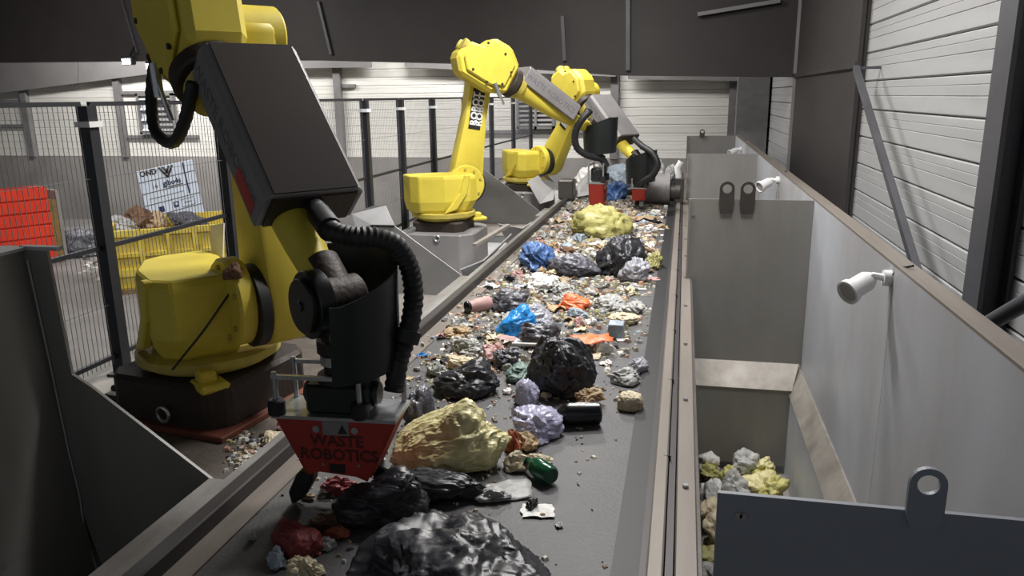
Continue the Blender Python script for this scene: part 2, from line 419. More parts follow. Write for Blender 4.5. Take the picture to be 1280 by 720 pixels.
MB().box(BX1, BX1 + 0.022, -1.0, 15.4, -0.1, 0.035).build('side_skirt', M_RAILD, conv)
MB().box(BX1 + 0.022, BX1 + 0.075, -1.0, 15.4, -0.1, 0.05).build('side_rail', M_RAIL, conv, bevel=0.006)
MB().box(BX1 + 0.08, BX1 + 0.105, -1.0, 15.4, -0.1, 0.03).build('side_rail', M_RAILD, conv)
MB().box(BX1 + 0.11, 0.10, -1.0, 15.4, -0.15, 0.02).build('side_rail', M_RAIL, conv, bevel=0.005)
for k in range(14):
    y = 1.9 + k * 0.9
    MB().cyl((0.06, y, 0.02), (0.06, y, 0.032), 0.012, n=8).build('bolt', M_CHROME, conv)
    MB().box(-0.03, 0.0, y + 0.2, y + 0.203, -0.05, 0.051).build('rail_joint', M_RAILD, conv)
for x0, x1 in ((BX0 - 0.1, BX0 - 0.02), (-0.06, 0.04)):
    for y in (0.5, 4, 8, 12, 15):
        MB().box(x0, x1, y, y + 0.1, FZ, -0.1).build('leg', M_RAILD, conv)

# drum roller across the right half of the belt at its far end
dr = empty('drum_roller', (-0.4, 11.0, 0.0), 'wide grey steel drum with end flange at the belt far end', 'drum')
MB().cyl((-0.62, 11.0, 0.22), (-0.16, 11.0, 0.22), 0.215, n=32).build('drum', M_COVER, dr, smooth=True)
MB().cyl((-0.22, 11.0, 0.245), (-0.16, 11.0, 0.245), 0.24, n=32).build('flange', M_COVER, dr, smooth=True)
MB().cyl((-0.16, 11.0, 0.19), (-0.02, 11.0, 0.19), 0.14, n=24).build('gearbox', M_STEELD, dr, smooth=True)
MB().tube([(-0.04, 11.0, 0.19), (-0.05, 11.0, 0.4), (-0.07, 11.0, 0.52), (-0.02, 11.0, 0.6)], 0.045, 10).build('bracket', M_WHITE, dr, smooth=True)
MB().box(-0.1, 0.03, 10.9, 11.1, 0.03, 0.38).build('stand', M_STEELD, dr, bevel=0.01)

# grey sensor box and white bent plate on the left rail near the far robot
o = MB().box(-1.74, -1.52, 11.0, 11.3, 0.05, 0.33).build('sensor_box', M_STEELD, bevel=0.02); tag(o, 'dark grey box mounted on the left belt rail near the far robot', 'box')
o = MB().poly([(-1.5, 11.35, 0.05), (-1.22, 11.35, 0.10), (-1.18, 11.3, 0.5), (-1.3, 11.3, 0.46), (-1.5, 11.38, 0.25)], 0.015).build('bent_plate', M_WHITE); tag(o, 'white bent sheet standing at the left belt edge beside dark box', 'plate')

# ================================================================== RIGHT HOPPERS
XR = 1.02; ZT = 0.68
hw = empty('hopper_wall', (XR, 6, FZ), 'long pale steel outer wall of the hoppers along the right side', 'wall panel')
for k, (y0, y1) in enumerate(((-1.0, 1.54), (1.54, 3.95), (3.95, 6.4), (6.4, 8.9), (8.9, 11.4), (11.4, 13.9), (13.9, 16.4))):
    MB().box(XR, XR + 0.012, y0 + 0.002, y1 - 0.002, -0.72, ZT).build('wall_plate', M_WALLST, hw)
    MB().poly([(XR, y1, -0.72), (XR, y0, -0.72), (XR - 0.09, y0, -0.9), (XR - 0.09, y1, -0.9)], 0.012).build('ledge', M_LEDGE, hw)
    MB().box(XR - 0.09, XR - 0.078, y0, y1, FZ - 0.1, -0.9).build('lower_plate', M_WALLST, hw)
MB().box(XR + 0.0, XR + 0.09, -1.0, 16.4, ZT, ZT + 0.012).build('top_flange', M_RAIL, hw)

part_labels = {1.54: 'dark primed steel partition plate with one lifting eye, nearest the camera',
               6.4: 'brown grey partition plate with two lifting eyes across the hopper',
               11.4: 'grey partition plate behind the plate with two lifting eyes',
               16.4: 'farthest grey partition plate with one small lifting eye'}
for y, lab in part_labels.items():
    near = y < 2
    m = M_PLATE if near else M_PART
    r = empty('hopper_partition', ((0.08 + XR) / 2, y, -1.0), lab, 'partition', None)
    zb = -0.68
    MB().box(0.10 if near else 0.06, XR - 0.002, y, y + 0.012, zb, ZT - (0 if not near else 0.0)).build('plate', m, r)
    e = MB()
    if near: cut_ring(e, (0.50, 0.745), 0.035, 0.021, 0.10, 0.012, y - 0.012)
    elif y < 7:
        cut_ring(e, (0.355, 0.765), 0.058, 0.036, 0.20, 0.015, y - 0.016)
        cut_ring(e, (0.515, 0.765), 0.058, 0.036, 0.20, 0.015, y - 0.016)
    elif y > 16: cut_ring(e, (0.36, 0.76), 0.05, 0.03, 0.12, 0.02, y - 0.02)
    if e.v: e.build('lifting_eye', m if near else M_STEELD, r)
    if near:
        MB().cyl((0.145, y - 0.003, 0.632), (0.145, y, 0.632), 0.008, n=12).build('bolt_slot', M_LEDGE, r)
        MB().cyl((0.155, y - 0.003, 0.631), (0.155, y, 0.631), 0.008, n=12).build('bolt_slot', M_LEDGE, r)
    else:
        MB().poly([(0.10, y, zb), (XR - 0.02, y, zb), (XR - 0.08, y - 0.16, zb - 0.18), (0.16, y - 0.16, zb - 0.18)], 0.012).build('ledge', M_LEDGE, r)
        MB().box(0.14, XR - 0.07, y - 0.16, y - 0.148, -1.52, zb - 0.18).build('lower_plate', m, r)
        for zz in (0.55, -0.1, -0.55):
            MB().cyl((0.10, y - 0.006, zz), (0.10, y, zz), 0.014, n=10).build('bolt', M_CHROME, r)
        MB().box(0.06, 0.075, y - 0.02, y, zb, ZT).build('angle', M_PART, r)
# inner hopper wall below the belt rail
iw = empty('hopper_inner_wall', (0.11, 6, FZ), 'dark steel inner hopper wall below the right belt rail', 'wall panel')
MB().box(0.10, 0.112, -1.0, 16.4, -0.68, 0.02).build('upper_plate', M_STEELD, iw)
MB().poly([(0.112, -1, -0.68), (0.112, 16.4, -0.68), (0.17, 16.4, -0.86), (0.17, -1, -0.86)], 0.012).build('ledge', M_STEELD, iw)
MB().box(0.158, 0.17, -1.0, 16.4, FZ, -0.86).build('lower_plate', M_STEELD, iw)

# white bullet cameras on brackets along the hopper wall
def bullet(p, s, lab):
    r = empty('bullet_camera', p, lab, 'camera', 'bullet cameras along the hopper wall')
    x, y, z = p
    d = Vector((-0.75, -0.55, -0.35)).normalized()
    c = Vector((x - 0.14 * s, y, z - 0.03 * s))
    fr = frame(c, d.orthogonal(), d.cross(d.orthogonal()))
    MB(fr).lathe([(0.0, -0.085 * s), (0.035 * s, -0.08 * s), (0.05 * s, -0.05 * s), (0.052 * s, 0.05 * s), (0.062 * s, 0.055 * s), (0.064 * s, 0.085 * s), (0.055 * s, 0.088 * s), (0.05 * s, 0.07 * s), (0.0, 0.07 * s)], 20).build('housing', M_WHITE, r, smooth=True)
    MB(fr).cyl((0, 0, 0.071 * s), (0, 0, 0.075 * s), 0.047 * s).build('lens', M_STEEL, r, smooth=True)
    MB().tube([c + Vector((0.02, 0.01, 0.03)) * s, c + Vector((0.06, 0.01, 0.05)) * s, Vector((x - 0.01, y, z + 0.01 * s))], 0.018 * s, 8).build('arm', M_WHITE, r, smooth=True)
    MB().cyl((x - 0.035 * s, y, z + 0.012 * s), (x, y, z + 0.012 * s), 0.04 * s, n=16).build('mount', M_WHITE, r, smooth=True)
    MB().tube([(x, y - 0.02 * s, z + 0.03 * s), (x + 0.01, y - 0.08 * s, z + 0.08 * s), (x + 0.05, y - 0.16 * s, ZT + 0.03)], 0.006 * s, 6).build('cable', M_BLK, r)
bullet((1.02, 4.0, 0.60), 1.0, 'white bullet camera on the hopper wall, nearest and largest one')
bullet((1.02, 8.75, 0.58), 1.0, 'white bullet camera on the hopper wall beyond the plate with two eyes')
bullet((1.02, 14.6, 0.52), 1.0, 'white bullet camera on the hopper wall, farthest one')

# ================================================================== LEFT SIDE: platform, chute plates, fence
pf = empty('robot_platform', (-2.4, 8, FZ), 'steel deck along the left of the belt carrying the robots', 'platform')
for (y0, y1, z, m) in ((2.52, 4.55, -0.03, M_PLATF), (6.16, 9.6, -0.34, M_STEEL), (10.3, 15.4, -0.34, M_STEEL)):
    MB().box(-3.2, BX0 - 0.13, y0, y1, z - 0.06, z).build('deck_plate', m, pf)
MB().box(-3.22, -2.98, -1.0, 17.4, -0.12, -0.02).build('edge_beam', M_LEDGE, pf)
MB().box(-3.3, -3.22, -1.0, 17.4, FZ, -0.06).build('edge_skirt', M_CONC, pf)

def chute_plate(name, pts, y, lab, m, folds=()):
    r = empty(name, (-2.2, y, FZ), lab, 'chute plate')
    P = [atY(px, py, y) for px, py in pts]
    MB().poly(P, -0.014).build('plate', m, r)
    for f, mm in folds:
        MB().poly([atY(px, py, yy) for px, py, yy in f], 0.012).build('fold', mm, r)
    return r
# near chute: big dark plates bottom left
r = empty('near_chute', (-2.4, 1.5, FZ), 'large dark steel chute side in the lower left foreground', 'chute')
yA = 2.5
prof = [(-2.52, 0.94), (-2.41, 0.95), (-2.385, 0.43), (-2.30, 0.38), (-1.80, 0.02), (-1.80, -1.5), (-2.30, -1.5), (-2.35, -0.6), (-2.44, -0.2)]
MB().prism(prof, 'y', yA, yA + 0.014).build('end_plate', M_PART, r)
MB().poly([(-2.52, yA, 0.94), (-2.52, -1.0, 0.94), (-2.42, -1.0, -0.2), (-2.44, yA, -0.2)], 0.014).build('side_plate', M_PART, r)
MB().poly([(-2.44, yA, -0.2), (-2.44, -1.0, -0.2), (-2.30, -1.0, -1.5), (-2.30, yA, -1.5)], 0.014).build('side_plate', M_PART, r)
MB().box(-2.62, -2.50, -1.0, yA + 0.014, 0.94, 0.952).build('top_flange', M_STEEL, r)
MB().box(-2.53, -2.36, yA - 0.004, yA + 0.03, 0.94, 0.955).build('top_flange', M_STEEL, r)
MB().tube([(-2.5, yA - 0.006, 0.9), (-2.475, yA - 0.006, 0.5), (-2.455, yA - 0.006, 0.1), (-2.435, yA - 0.006, -0.12), (-2.44, yA - 0.006, -0.3), (-2.38, yA - 0.006, -0.6)], 0.004, 6).build('weld_seam', M_STEEL, r)
MB().box(-1.815, -1.80, -1.0, yA, -1.5, 0.0).build('inner_plate', M_PART, r)

# chute between the near and the middle robot
r = empty('middle_chute', (-2.2, 5.4, FZ), 'pale grey steel chute between near and middle robots', 'chute')
yB = 6.15
MB().prism([(-2.70, 0.37), (-2.58, 0.44), (-2.38, 0.44), (-1.80, 0.03), (-1.80, -0.16), (-2.75, -0.16), (-2.75, 0.35)], 'y', yB, yB + 0.014).build('end_plate', M_STEEL, r)
MB().poly([(-2.38, yB, 0.445), (-2.50, yB + 0.12, 0.60), (-2.60, yB + 0.12, 0.60), (-2.82, yB + 0.12, 0.52), (-2.72, yB, 0.37), (-2.58, yB, 0.445)], 0.012).build('top_fold', M_STEEL, r)
MB().bar((-2.72, yB - 0.01, 0.365), (-2.58, yB - 0.01, 0.44), 0.02).build('edge_strip', M_RAILD, r)
MB().bar((-2.58, yB - 0.01, 0.44), (-2.38, yB - 0.01, 0.44), 0.02).build('edge_strip', M_RAILD, r)
MB().poly([(-2.75, yB, -0.16), (-1.80, yB, -0.16), (-1.86, yB - 0.22, -0.36), (-2.7, yB - 0.22, -0.36)], 0.012).build('ledge', M_LEDGE, r)
MB().box(-2.72, -1.84, yB - 0.22, yB - 0.208, -1.5, -0.36).build('lower_plate', M_STEEL, r)
MB().poly([(-2.75, 4.56, 0.35), (-2.75, yB, 0.35), (-2.75, yB, -0.16), (-2.75, 4.56, -0.16)], 0.014).build('side_plate', M_STEEL, r)
MB().poly([(-2.75, 4.56, -0.16), (-2.75, yB, -0.16), (-2.60, yB, -0.5), (-2.60, 4.56, -0.5)], 0.014).build('ledge', M_LEDGE, r)
MB().poly([(-2.60, 4.56, -0.5), (-2.60, yB, -0.5), (-2.55, yB, -1.5), (-2.55, 4.56, -1.5)], 0.014).build('side_plate', M_STEEL, r)
MB().prism([(-2.75, 0.3), (-2.5, 0.3), (-1.80, 0.0), (-1.80, -1.5), (-2.75, -1.5)], 'y', 4.56, 4.574).build('end_plate', M_STEEL, r)
MB().poly([(-1.80, 4.56, -0.02), (-1.80, yB, -0.02), (-1.95, yB, -0.5), (-1.95, 4.56, -0.5)], 0.012).build('side_plate', M_STEEL, r)

# chute beyond the middle robot
r = empty('far_chute', (-2.2, 10.2, FZ), 'pale grey steel chute plate between middle and far robots', 'chute')
yC = 10.25
MB().prism([(-2.85, 0.62), (-2.68, 0.58), (-1.85, -0.03), (-1.80, -0.2), (-2.85, -0.2)], 'y', yC, yC + 0.014).build('end_plate', M_STEEL, r)
MB().poly([(-2.85, yC, -0.2), (-1.80, yC, -0.2), (-1.86, yC - 0.3, -0.32), (-2.8, yC - 0.3, -0.32)], 0.012).build('ledge', M_LEDGE, r)
MB().box(-2.8, -1.84, yC - 0.3, yC - 0.288, -1.5, -0.32).build('lower_plate', M_STEEL, r)
MB().poly([(-2.85, 9.6, 0.4), (-2.85, yC, 0.6), (-2.85, yC, -0.2), (-2.85, 9.6, -0.2)], 0.014).build('side_plate', M_STEEL, r)

# folded guard sheets beside the middle and far robots
for pts, lab in (([(-2.05, 6.95, -0.1), (-1.84, 7.05, -0.02), (-1.84, 8.3, 0.02), (-2.1, 8.3, -0.28), (-2.12, 7.4, -0.32)], 'folded grey guard sheet between middle robot and belt rail'),
                 ([(-2.0, 8.35, 0.12), (-1.82, 8.8, 0.0), (-1.82, 9.4, -0.02), (-2.02, 9.0, -0.3)], 'small triangular grey sheet beside the belt rail'),
                 ([(-2.2, 11.1, 0.3), (-1.98, 10.9, 0.0), (-1.84, 11.2, 0.02), (-1.9, 11.9, 0.16), (-2.1, 11.9, 0.36)], 'curved pale guard sheet in front of the far robot')):
    o = MB().poly(pts, 0.012).build('guard_sheet', M_STEEL); tag(o, lab, 'sheet')
o = MB().bar((-2.06, 7.55, 0.02), (-1.86, 8.25, 0.12), 0.05, 0.03).build('guard_bar', M_LEDGE); tag(o, 'pale flat bar on the guard sheet by the middle robot', 'bar')
o = MB().cyl((-3.0, 7.15, 0.02), (-2.78, 7.9, 0.14), 0.025, n=12).build('support_strut', M_CHROME, smooth=True); tag(o, 'bright strut beside the middle robot pedestal', 'strut')

# safety fence parallel to the belt
XF = -3.1
fence = empty('safety_fence', (XF, 9, -0.02), 'black wire mesh safety fence with posts behind the robots', 'fence')
posts = [2.38, 3.62, 4.85, 6.1, 7.35, 8.36, 9.5, 11.0, 12.6, 14.3, 16.0]
pm = MB().box(-0.035, 0.035, -0.035, 0.035, 0, 1.5).box(-0.06, 0.06, -0.06, 0.06, 0, 0.012).mesh('post', M_FPOST)
cm = MB().box(-0.045, 0.05, -0.05, 0.05, 0, 0.03).mesh('clamp', M_WHITE)
wmb = MB()
for i, y in enumerate(posts):
    inst('post', pm, fence, Matrix.Translation((0, y - 9, 0)))
    inst('clamp', cm, fence, Matrix.Translation((0, y - 9, 1.39)))
    if i + 1 < len(posts):
        y2 = posts[i + 1]
        for z, w in ((1.49, 0.024), (0.72, 0.024), (0.1, 0.024)):
            MB().bar((XF - 0.01, y + 0.035, z), (XF - 0.01, y2 - 0.035, z), w).build('rail', M_FPOST, fence)
        n = max(2, int((y2 - y) / 0.032))
        for k in range(1, n):
            yy = y + (y2 - y) * k / n
            wmb.bar((XF, yy, 0.06), (XF, yy, 1.49), 0.0026)
        for zz in (0.4, 1.1):
            wmb.bar((XF + 0.005, y, zz), (XF + 0.005, y2, zz), 0.003)
wm = wmb.build('wire_mesh', mat('fence_wire_grey', rgb(120, 120, 126), 0.5, 0.2), fence); wm['kind'] = 'stuff'

# ================================================================== YARD BEHIND THE FENCE
def onV(px, py, P0, th):
    n = Vector((-math.sin(th), math.cos(th), 0)); r = ray(px, py); c = Vector((0, 0, CAMZ))
    return c + r * (n.dot(Vector(P0) - c) / n.dot(r))
# yellow waste container
bp = Vector((-9.05, 10.66, FZ)); th = R(35)
bn = empty('waste_container', bp, 'ribbed yellow open waste container behind the fence', 'container')
BM = Matrix.Translation(bp) @ Matrix.Rotation(th, 4, 'Z')
BL, BH, BD = 3.4, 1.06, 1.7
MB(BM).box(0, BL, 0, 0.04, 0.08, BH).build('front_wall', M_BIN, bn)
MB(BM).box(0, BL, BD - 0.04, BD, 0.08, BH).build('rear_wall', M_BIN, bn)
MB(BM).box(0, 0.04, 0.04, BD - 0.04, 0.08, BH).build('end_wall', M_BIN, bn)
MB(BM).box(BL - 0.04, BL, 0.04, BD - 0.04, 0.08, BH).build('end_wall', M_BIN, bn)
MB(BM).box(0, BL, 0, BD, 0.04, 0.10).build('bottom', M_BIN, bn)
for k in range(9):
    x = 0.02 + k * (BL - 0.1) / 8
    MB(BM).box(x, x + 0.07, -0.07, 0, 0.06, BH).build('rib', M_BIN, bn)
for z0, z1 in ((BH - 0.10, BH), (0.62, 0.68), (0.30, 0.42)):
    MB(BM).box(-0.02, BL + 0.02, -0.055, 0, z0, z1).build('rail', M_BIN, bn)
MB(BM).box(0, BL, -0.04, 0.1, 0.0, 0.08).build('skid', M_BROWN, bn)
# red container
rp = Vector((-12.12, 12.8, FZ)); th2 = R(60)
RM = Matrix.Translation(rp) @ Matrix.Rotation(th2, 4, 'Z')
rc = empty('red_container', rp, 'orange red ribbed container at the left edge', 'container')
MB(RM).box(-2.4, 0.0, 0.0, 0.5, 0.03, 1.5).build('body', M_REDC, rc)
for k in range(6):
    MB(RM).box(-2.4, 0.0, -0.035, 0, 0.06 + k * 0.245, 0.06 + k * 0.245 + 0.215).build('panel', M_REDC, rc, bevel=0.01)
MB(RM).box(0.0, 0.14, -0.02, 0.5, 0.0, 1.25).build('end_post', M_BROWN, rc)
MB(RM).box(0.14, 0.2, -0.02, 0.5, 0.0, 1.42).build('end_post', M_CONC, rc)
# white printed board
sp = Vector((-11.28, 15.5, 0)); t3 = R(65)
c4 = [onV(px, py, sp, t3) for px, py in ((189, 287), (256, 268), (248, 200), (177, 212))]
sg = empty('printed_board', (c4[0] + c4[1]) / 2, 'white printed board with dark logos leaning at the back wall', 'board')
wid = (c4[1] - c4[0]).length; hei = ((c4[3] - c4[0]).length + (c4[2] - c4[1]).length) / 2
o0 = c4[0]; xd = (c4[1] - c4[0]).normalized(); yd = ((c4[3] - c4[0]) + (c4[2] - c4[1])).normalized()
SM = frame(o0, xd, yd)
M_BOARD = mat('pale_blue_white_board', rgb(214, 224, 240), 0.5, 0, rgb(200, 212, 230), 2)
MB(SM).box(0, wid, 0, hei, -0.03, 0).build('panel', M_BOARD, sg)
for k in range(1, 5):
    MB(SM).box(0, wid, hei * k * 0.2 + 0.0, hei * k * 0.2 + 0.02, 0, 0.004).build('seam', M_INKG, sg)
MB(SM).box(wid * 0.80, wid * 0.825, hei * 0.44, hei * 0.99, 0.004, 0.008).build('stripe', M_INKB, sg)
def sign_text(txt, size, u, v, m, w=0.0):
    me = text_mesh('lettering', txt, size, m, 0.002, weight=w)
    o = bpy.data.objects.new('lettering', me); C.objects.link(o); o.parent = sg
    o.matrix_basis = Matrix.Translation(-sg.location) @ SM @ Matrix.Translation((u * wid, v * hei, 0.006))
sign_text('OND', 0.17, 0.185, 0.94, M_INK, 0.005)
sign_text('gibo4s', 0.17, 0.55, 0.705, M_INKB, 0.004)
sign_text('16', 0.16, 0.24, 0.70, M_INKG)
for u0, v0, u1, v1 in ((0.38, 0.99, 0.50, 0.80), (0.50, 0.80, 0.62, 0.99), (0.44, 0.985, 0.53, 0.86), (0.47, 0.86, 0.56, 0.985)):
    MB(SM).bar((u0 * wid, v0 * hei, 0.008), (u1 * wid, v1 * hei, 0.008), 0.045, 0.006, (0, 0, 1)).build('emblem_stroke', M_INK, sg)
for u, v, w in ((0.26, 0.29, 0.10), (0.53, 0.31, 0.09)):
    MB(SM).box((u - w / 2) * wid, (u + w / 2) * wid, (v - 0.05) * hei, (v + 0.05) * hei, 0.004, 0.008).build('emblem', M_INKB, sg)
MB(SM).cyl((0.53 * wid, 0.32 * hei, 0.008), (0.53 * wid, 0.32 * hei, 0.011), 0.035, n=16).build('emblem_dot', M_BOARD, sg)
for a, b, c, d in ((0.63, 0.88, 0.36, 0.37), (0.63, 0.88, 0.23, 0.24), (0.63, 0.635, 0.23, 0.37), (0.875, 0.88, 0.23, 0.37), (0.68, 0.82, 0.295, 0.31), (0.46, 0.74, 0.625, 0.645), (0.1, 0.72, 0.50, 0.51)):
    MB(SM).box(a * wid, b * wid, c * hei, d * hei, 0.004, 0.007).build('print_line', M_INKG, sg)
# low dark heap by the wall

# ================================================================== ROBOTS
X2, Z2, L2, L3, OFF = 0.34, 0.54, 1.25, 1.54, 0.22
def smooth_path(pts, n=8):
    pts = [Vector(p) for p in pts]; out = []
    for i in range(len(pts) - 1):
        p0 = pts[max(i - 1, 0)]; p1 = pts[i]; p2 = pts[i + 1]; p3 = pts[min(i + 2, len(pts) - 1)]
        for k in range(n):
            t = k / n
            out.append(0.5 * ((2 * p1) + (p2 - p0) * t + (2 * p0 - 5 * p1 + 4 * p2 - p3) * t * t + (3 * p1 - p0 - 3 * p2 + p3) * t ** 3))
    out.append(pts[-1]); return out
class RobotParts: pass
def frames(X, Y, yaw, a2, a3):
    T = Matrix.Translation((X, Y, 0)) @ Matrix.Rotation(yaw, 4, 'Z')
    j3 = Vector((X2 + L2 * math.sin(a2), 0, Z2 + L2 * math.cos(a2)))
    Tl = T @ Matrix.Translation((X2, 0, Z2)) @ Matrix.Rotation(a2, 4, 'Y')
    Tf = T @ Matrix.Translation(j3) @ Matrix.Rotation(a3, 4, 'Y')
    j5 = Tf @ Vector((L3, 0, OFF))
    Tw = Matrix.Translation(j5) @ Matrix.Rotation(yaw, 4, 'Z')
    return T, Tl, Tf, Tw, j5
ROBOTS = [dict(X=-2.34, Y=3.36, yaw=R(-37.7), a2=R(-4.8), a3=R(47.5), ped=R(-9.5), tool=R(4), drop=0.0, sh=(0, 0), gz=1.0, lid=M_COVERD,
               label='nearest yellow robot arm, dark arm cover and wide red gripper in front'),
          dict(X=-2.55, Y=8.09, yaw=R(36.2), a2=R(9.9), a3=R(34.3), ped=0.0, tool=R(88), drop=0.0, sh=(-180, 0), gz=1.38, lid=M_COVER,
               label='middle yellow robot arm standing tall with grey arm cover'),
          dict(X=-2.38, Y=11.79, yaw=R(-38.6), a2=R(36.4), a3=R(43.8), ped=0.0, tool=R(90), drop=0.0, sh=(-110, 0.0), gz=0.74, lid=M_COVER,
               label='farthest yellow robot arm bent low behind the middle one')]
# hose path measured on the near robot, kept in its wrist frame
_f = frames(*[ROBOTS[0][k] for k in ('X', 'Y', 'yaw', 'a2', 'a3')])
_inv = _f[3].inverted()
hose_px = [(388, 240, 2.80), (399, 268, 2.62), (413, 287, 2.48), (440, 296, 2.46), (470, 297, 2.50), (496, 308, 2.56), (512, 335, 2.60), (517, 372, 2.60), (511, 412, 2.56), (499, 450, 2.52), (492, 490, 2.48)]
HOSEPX = {1: [(738, 138, 8.95), (727, 150, 8.9), (719, 166, 8.92), (721, 184, 8.95), (734, 194, 9.0), (752, 199, 9.1), (758, 208, 9.15)],
          2: [(793, 174, 10.4), (803, 183, 10.2), (816, 192, 10.05), (822, 206, 10.0), (816, 219, 10.02), (804, 227, 10.1), (797, 234, 10.2)]}
HOSE = [_inv @ atY(a, b, c) for a, b, c in hose_px]

def part_meshes():
    P = {}
    # --- base frame
    b = MB().prism([(-0.36, -0.28), (-0.28, -0.36), (0.28, -0.36), (0.36, -0.28), (0.36, 0.28), (0.28, 0.36), (-0.28, 0.36), (-0.36, 0.28)], 'z', -0.03, 0.21)
    P['pedestal'] = b.mesh('pedestal', M_CAST, bevel=0.02)
    P['foot_flange'] = MB().box(-0.40, 0.40, -0.40, 0.40, -0.03, 0.0).mesh('foot_flange', mat('rust_red_primer', rgb(118, 62, 46), 0.7, 0, rgb(84, 46, 38), 8), bevel=0.005)
    e = MB()
    e.tube([(0.05 + 0.035 * math.cos(a), -0.39, 0.06 + 0.035 * math.sin(a)) for a in [2 * PI * k / 14 for k in range(15)]], 0.009, 8)
    P['lifting_eye'] = e.mesh('lifting_eye', M_CHROME, smooth=True)
    for k in range(4): P['connector#%d' % k] = MB().cyl((-0.47, -0.26 + k * 0.05, 0.03 + 0.03 * (k % 2)), (-0.36, -0.26 + k * 0.05, 0.03 + 0.03 * (k % 2)), 0.018, n=10).mesh('connector', M_BLK, smooth=True)
    P['riser'] = MB().prism([(-0.42, -0.3), (-0.3, -0.42), (0.3, -0.42), (0.42, -0.3), (0.42, 0.3), (0.3, 0.42), (-0.3, 0.42), (-0.42, 0.3)], 'z', -0.34, 0.10).mesh('riser', M_COVER, bevel=0.015)
    for k, (ex, ey) in enumerate(((0.05, -0.43), (-0.36, -0.38))): P['riser_eye#%d' % k] = MB().tube([(ex + 0.03 * math.cos(a), ey, 0.06 + 0.03 * math.sin(a)) for a in [2 * PI * q / 12 for q in range(13)]], 0.009, 6).mesh('riser_eye', M_CHROME, smooth=True)
    P['turntable'] = MB().lathe([(0.28, 0.21), (0.30, 0.22), (0.30, 0.24), (0.35, 0.25), (0.35, 0.29), (0.32, 0.30)], 36).mesh('turntable', M_YELD, smooth=True)
    P['slew_ring'] = MB().cyl((0, 0, 0.19), (0, 0, 0.225), 0.27, n=32).mesh('slew_ring', M_BLK, smooth=True)
    P['stop_lug'] = MB().box(0.27, 0.44, -0.20, -0.06, 0.18, 0.22).box(0.30, 0.38, -0.18, -0.10, 0.21, 0.27).mesh('stop_lug', M_YEL, bevel=0.012)
    # shoulder body: plan polygon, lower edge pulled in
    plan = [(-0.40, -0.08), (-0.33, -0.19), (-0.08, -0.29), (0.20, -0.31), (0.30, -0.24), (0.34, 0.06), (0.20, 0.09), (-0.2, 0.17), (-0.40, 0.15)]
    b = MB(); n = len(plan)
    lv = [(0.80, 0.29), (0.90, 0.32), (1.0, 0.42), (1.0, 0.66), (0.96, 0.70)]
    vs = [(x * s - (0.02 if s < 1 else 0), y * s, z) for s, z in lv for x, y in plan]
    fs = [tuple(range(n - 1, -1, -1)), tuple(range(4 * n, 5 * n))]
    for k in range(4): fs += [(k * n + i, k * n + (i + 1) % n, (k + 1) * n + (i + 1) % n, (k + 1) * n + i) for i in range(n)]
    b.add(vs, fs)
    P['shoulder_body'] = b.mesh('shoulder_body', M_YEL, bevel=0.01)
    for k in range(9):
        a = R(20 + k * 38); P['hub_bolt#%d' % k] = MB().cyl((X2 - 0.06 + 0.17 * math.cos(a), -0.012, Z2 + 0.02 + 0.17 * math.sin(a)), (X2 - 0.06 + 0.17 * math.cos(a), 0.0, Z2 + 0.02 + 0.17 * math.sin(a)), 0.014, n=8).mesh('hub_bolt', M_YELD)
    P['shoulder_hub'] = MB().cyl((X2 - 0.06, 0.0, Z2 + 0.02), (X2 - 0.06, 0.09, Z2 + 0.02), 0.215, n=36).mesh('shoulder_hub', M_YEL, smooth=True, bevel=0.012)
    P['joint_seal'] = MB().cyl((X2, 0.085, Z2), (X2, 0.135, Z2), 0.20, n=32).mesh('joint_seal', M_BLK, smooth=True)
    P['brace_web'] = MB().prism([(0.14, 0.70), (0.20, 0.70), (0.16, 0.50), (0.04, 0.34), (-0.10, 0.30), (-0.04, 0.37), (0.08, 0.51)], 'y', -0.33, -0.285).mesh('brace_web', M_YEL, bevel=0.008)
    # --- lower arm frame
    la = [(-0.20, -0.06), (-0.15, -0.17), (0.0, -0.21), (0.15, -0.17), (0.20, -0.04), (0.16, 0.30), (0.125, 0.75), (0.13, 1.12), (0.15, 1.27), (0.06, 1.38), (-0.06, 1.38), (-0.15, 1.27), (-0.13, 1.1), (-0.13, 0.75), (-0.17, 0.30)]
    P['lower_arm'] = MB().prism(la, 'y', 0.135, 0.335).mesh('lower_arm', M_YEL, bevel=0.025, seg=2, smooth=True)
    P['hub_cap'] = MB().cyl((0, 0.335, 0), (0, 0.39, 0), 0.15, n=32).cyl((0, 0.39, 0), (0, 0.42, 0), 0.09, n=28).mesh('hub_cap', M_YEL, smooth=True, bevel=0.01)
    P['decal'] = MB().box(-0.085, 0.055, 0.1295, 0.1345, 0.62, 1.06).mesh('decal', M_INK)
    tm = text_mesh('decal_lettering', 'ROBOT', 0.105, M_WHITE, 0.001, weight=0.004)
    # --- forearm frame
    ho = [(-0.42, -0.09), (-0.37, 0.12), (-0.22, 0.16), (-0.15, 0.31), (0.07, 0.34), (0.26, 0.22), (0.28, -0.10), (0.10, -0.20), (-0.28, -0.23)]
    P['elbow_housing'] = MB().prism(ho, 'y', -0.13, 0.13).mesh('elbow_housing', M_YEL, bevel=0.035)
    P['elbow_cover'] = MB().prism([(x * 0.80 - 0.02, z * 0.80 + 0.02) for x, z in ho], 'y', -0.165, -0.13).mesh('elbow_cover', M_YEL, bevel=0.015)
    P['elbow_hub'] = MB().cyl((0, 0.13, 0), (0, 0.39, 0), 0.14, n=32).mesh('elbow_hub', M_YEL, smooth=True, bevel=0.012)
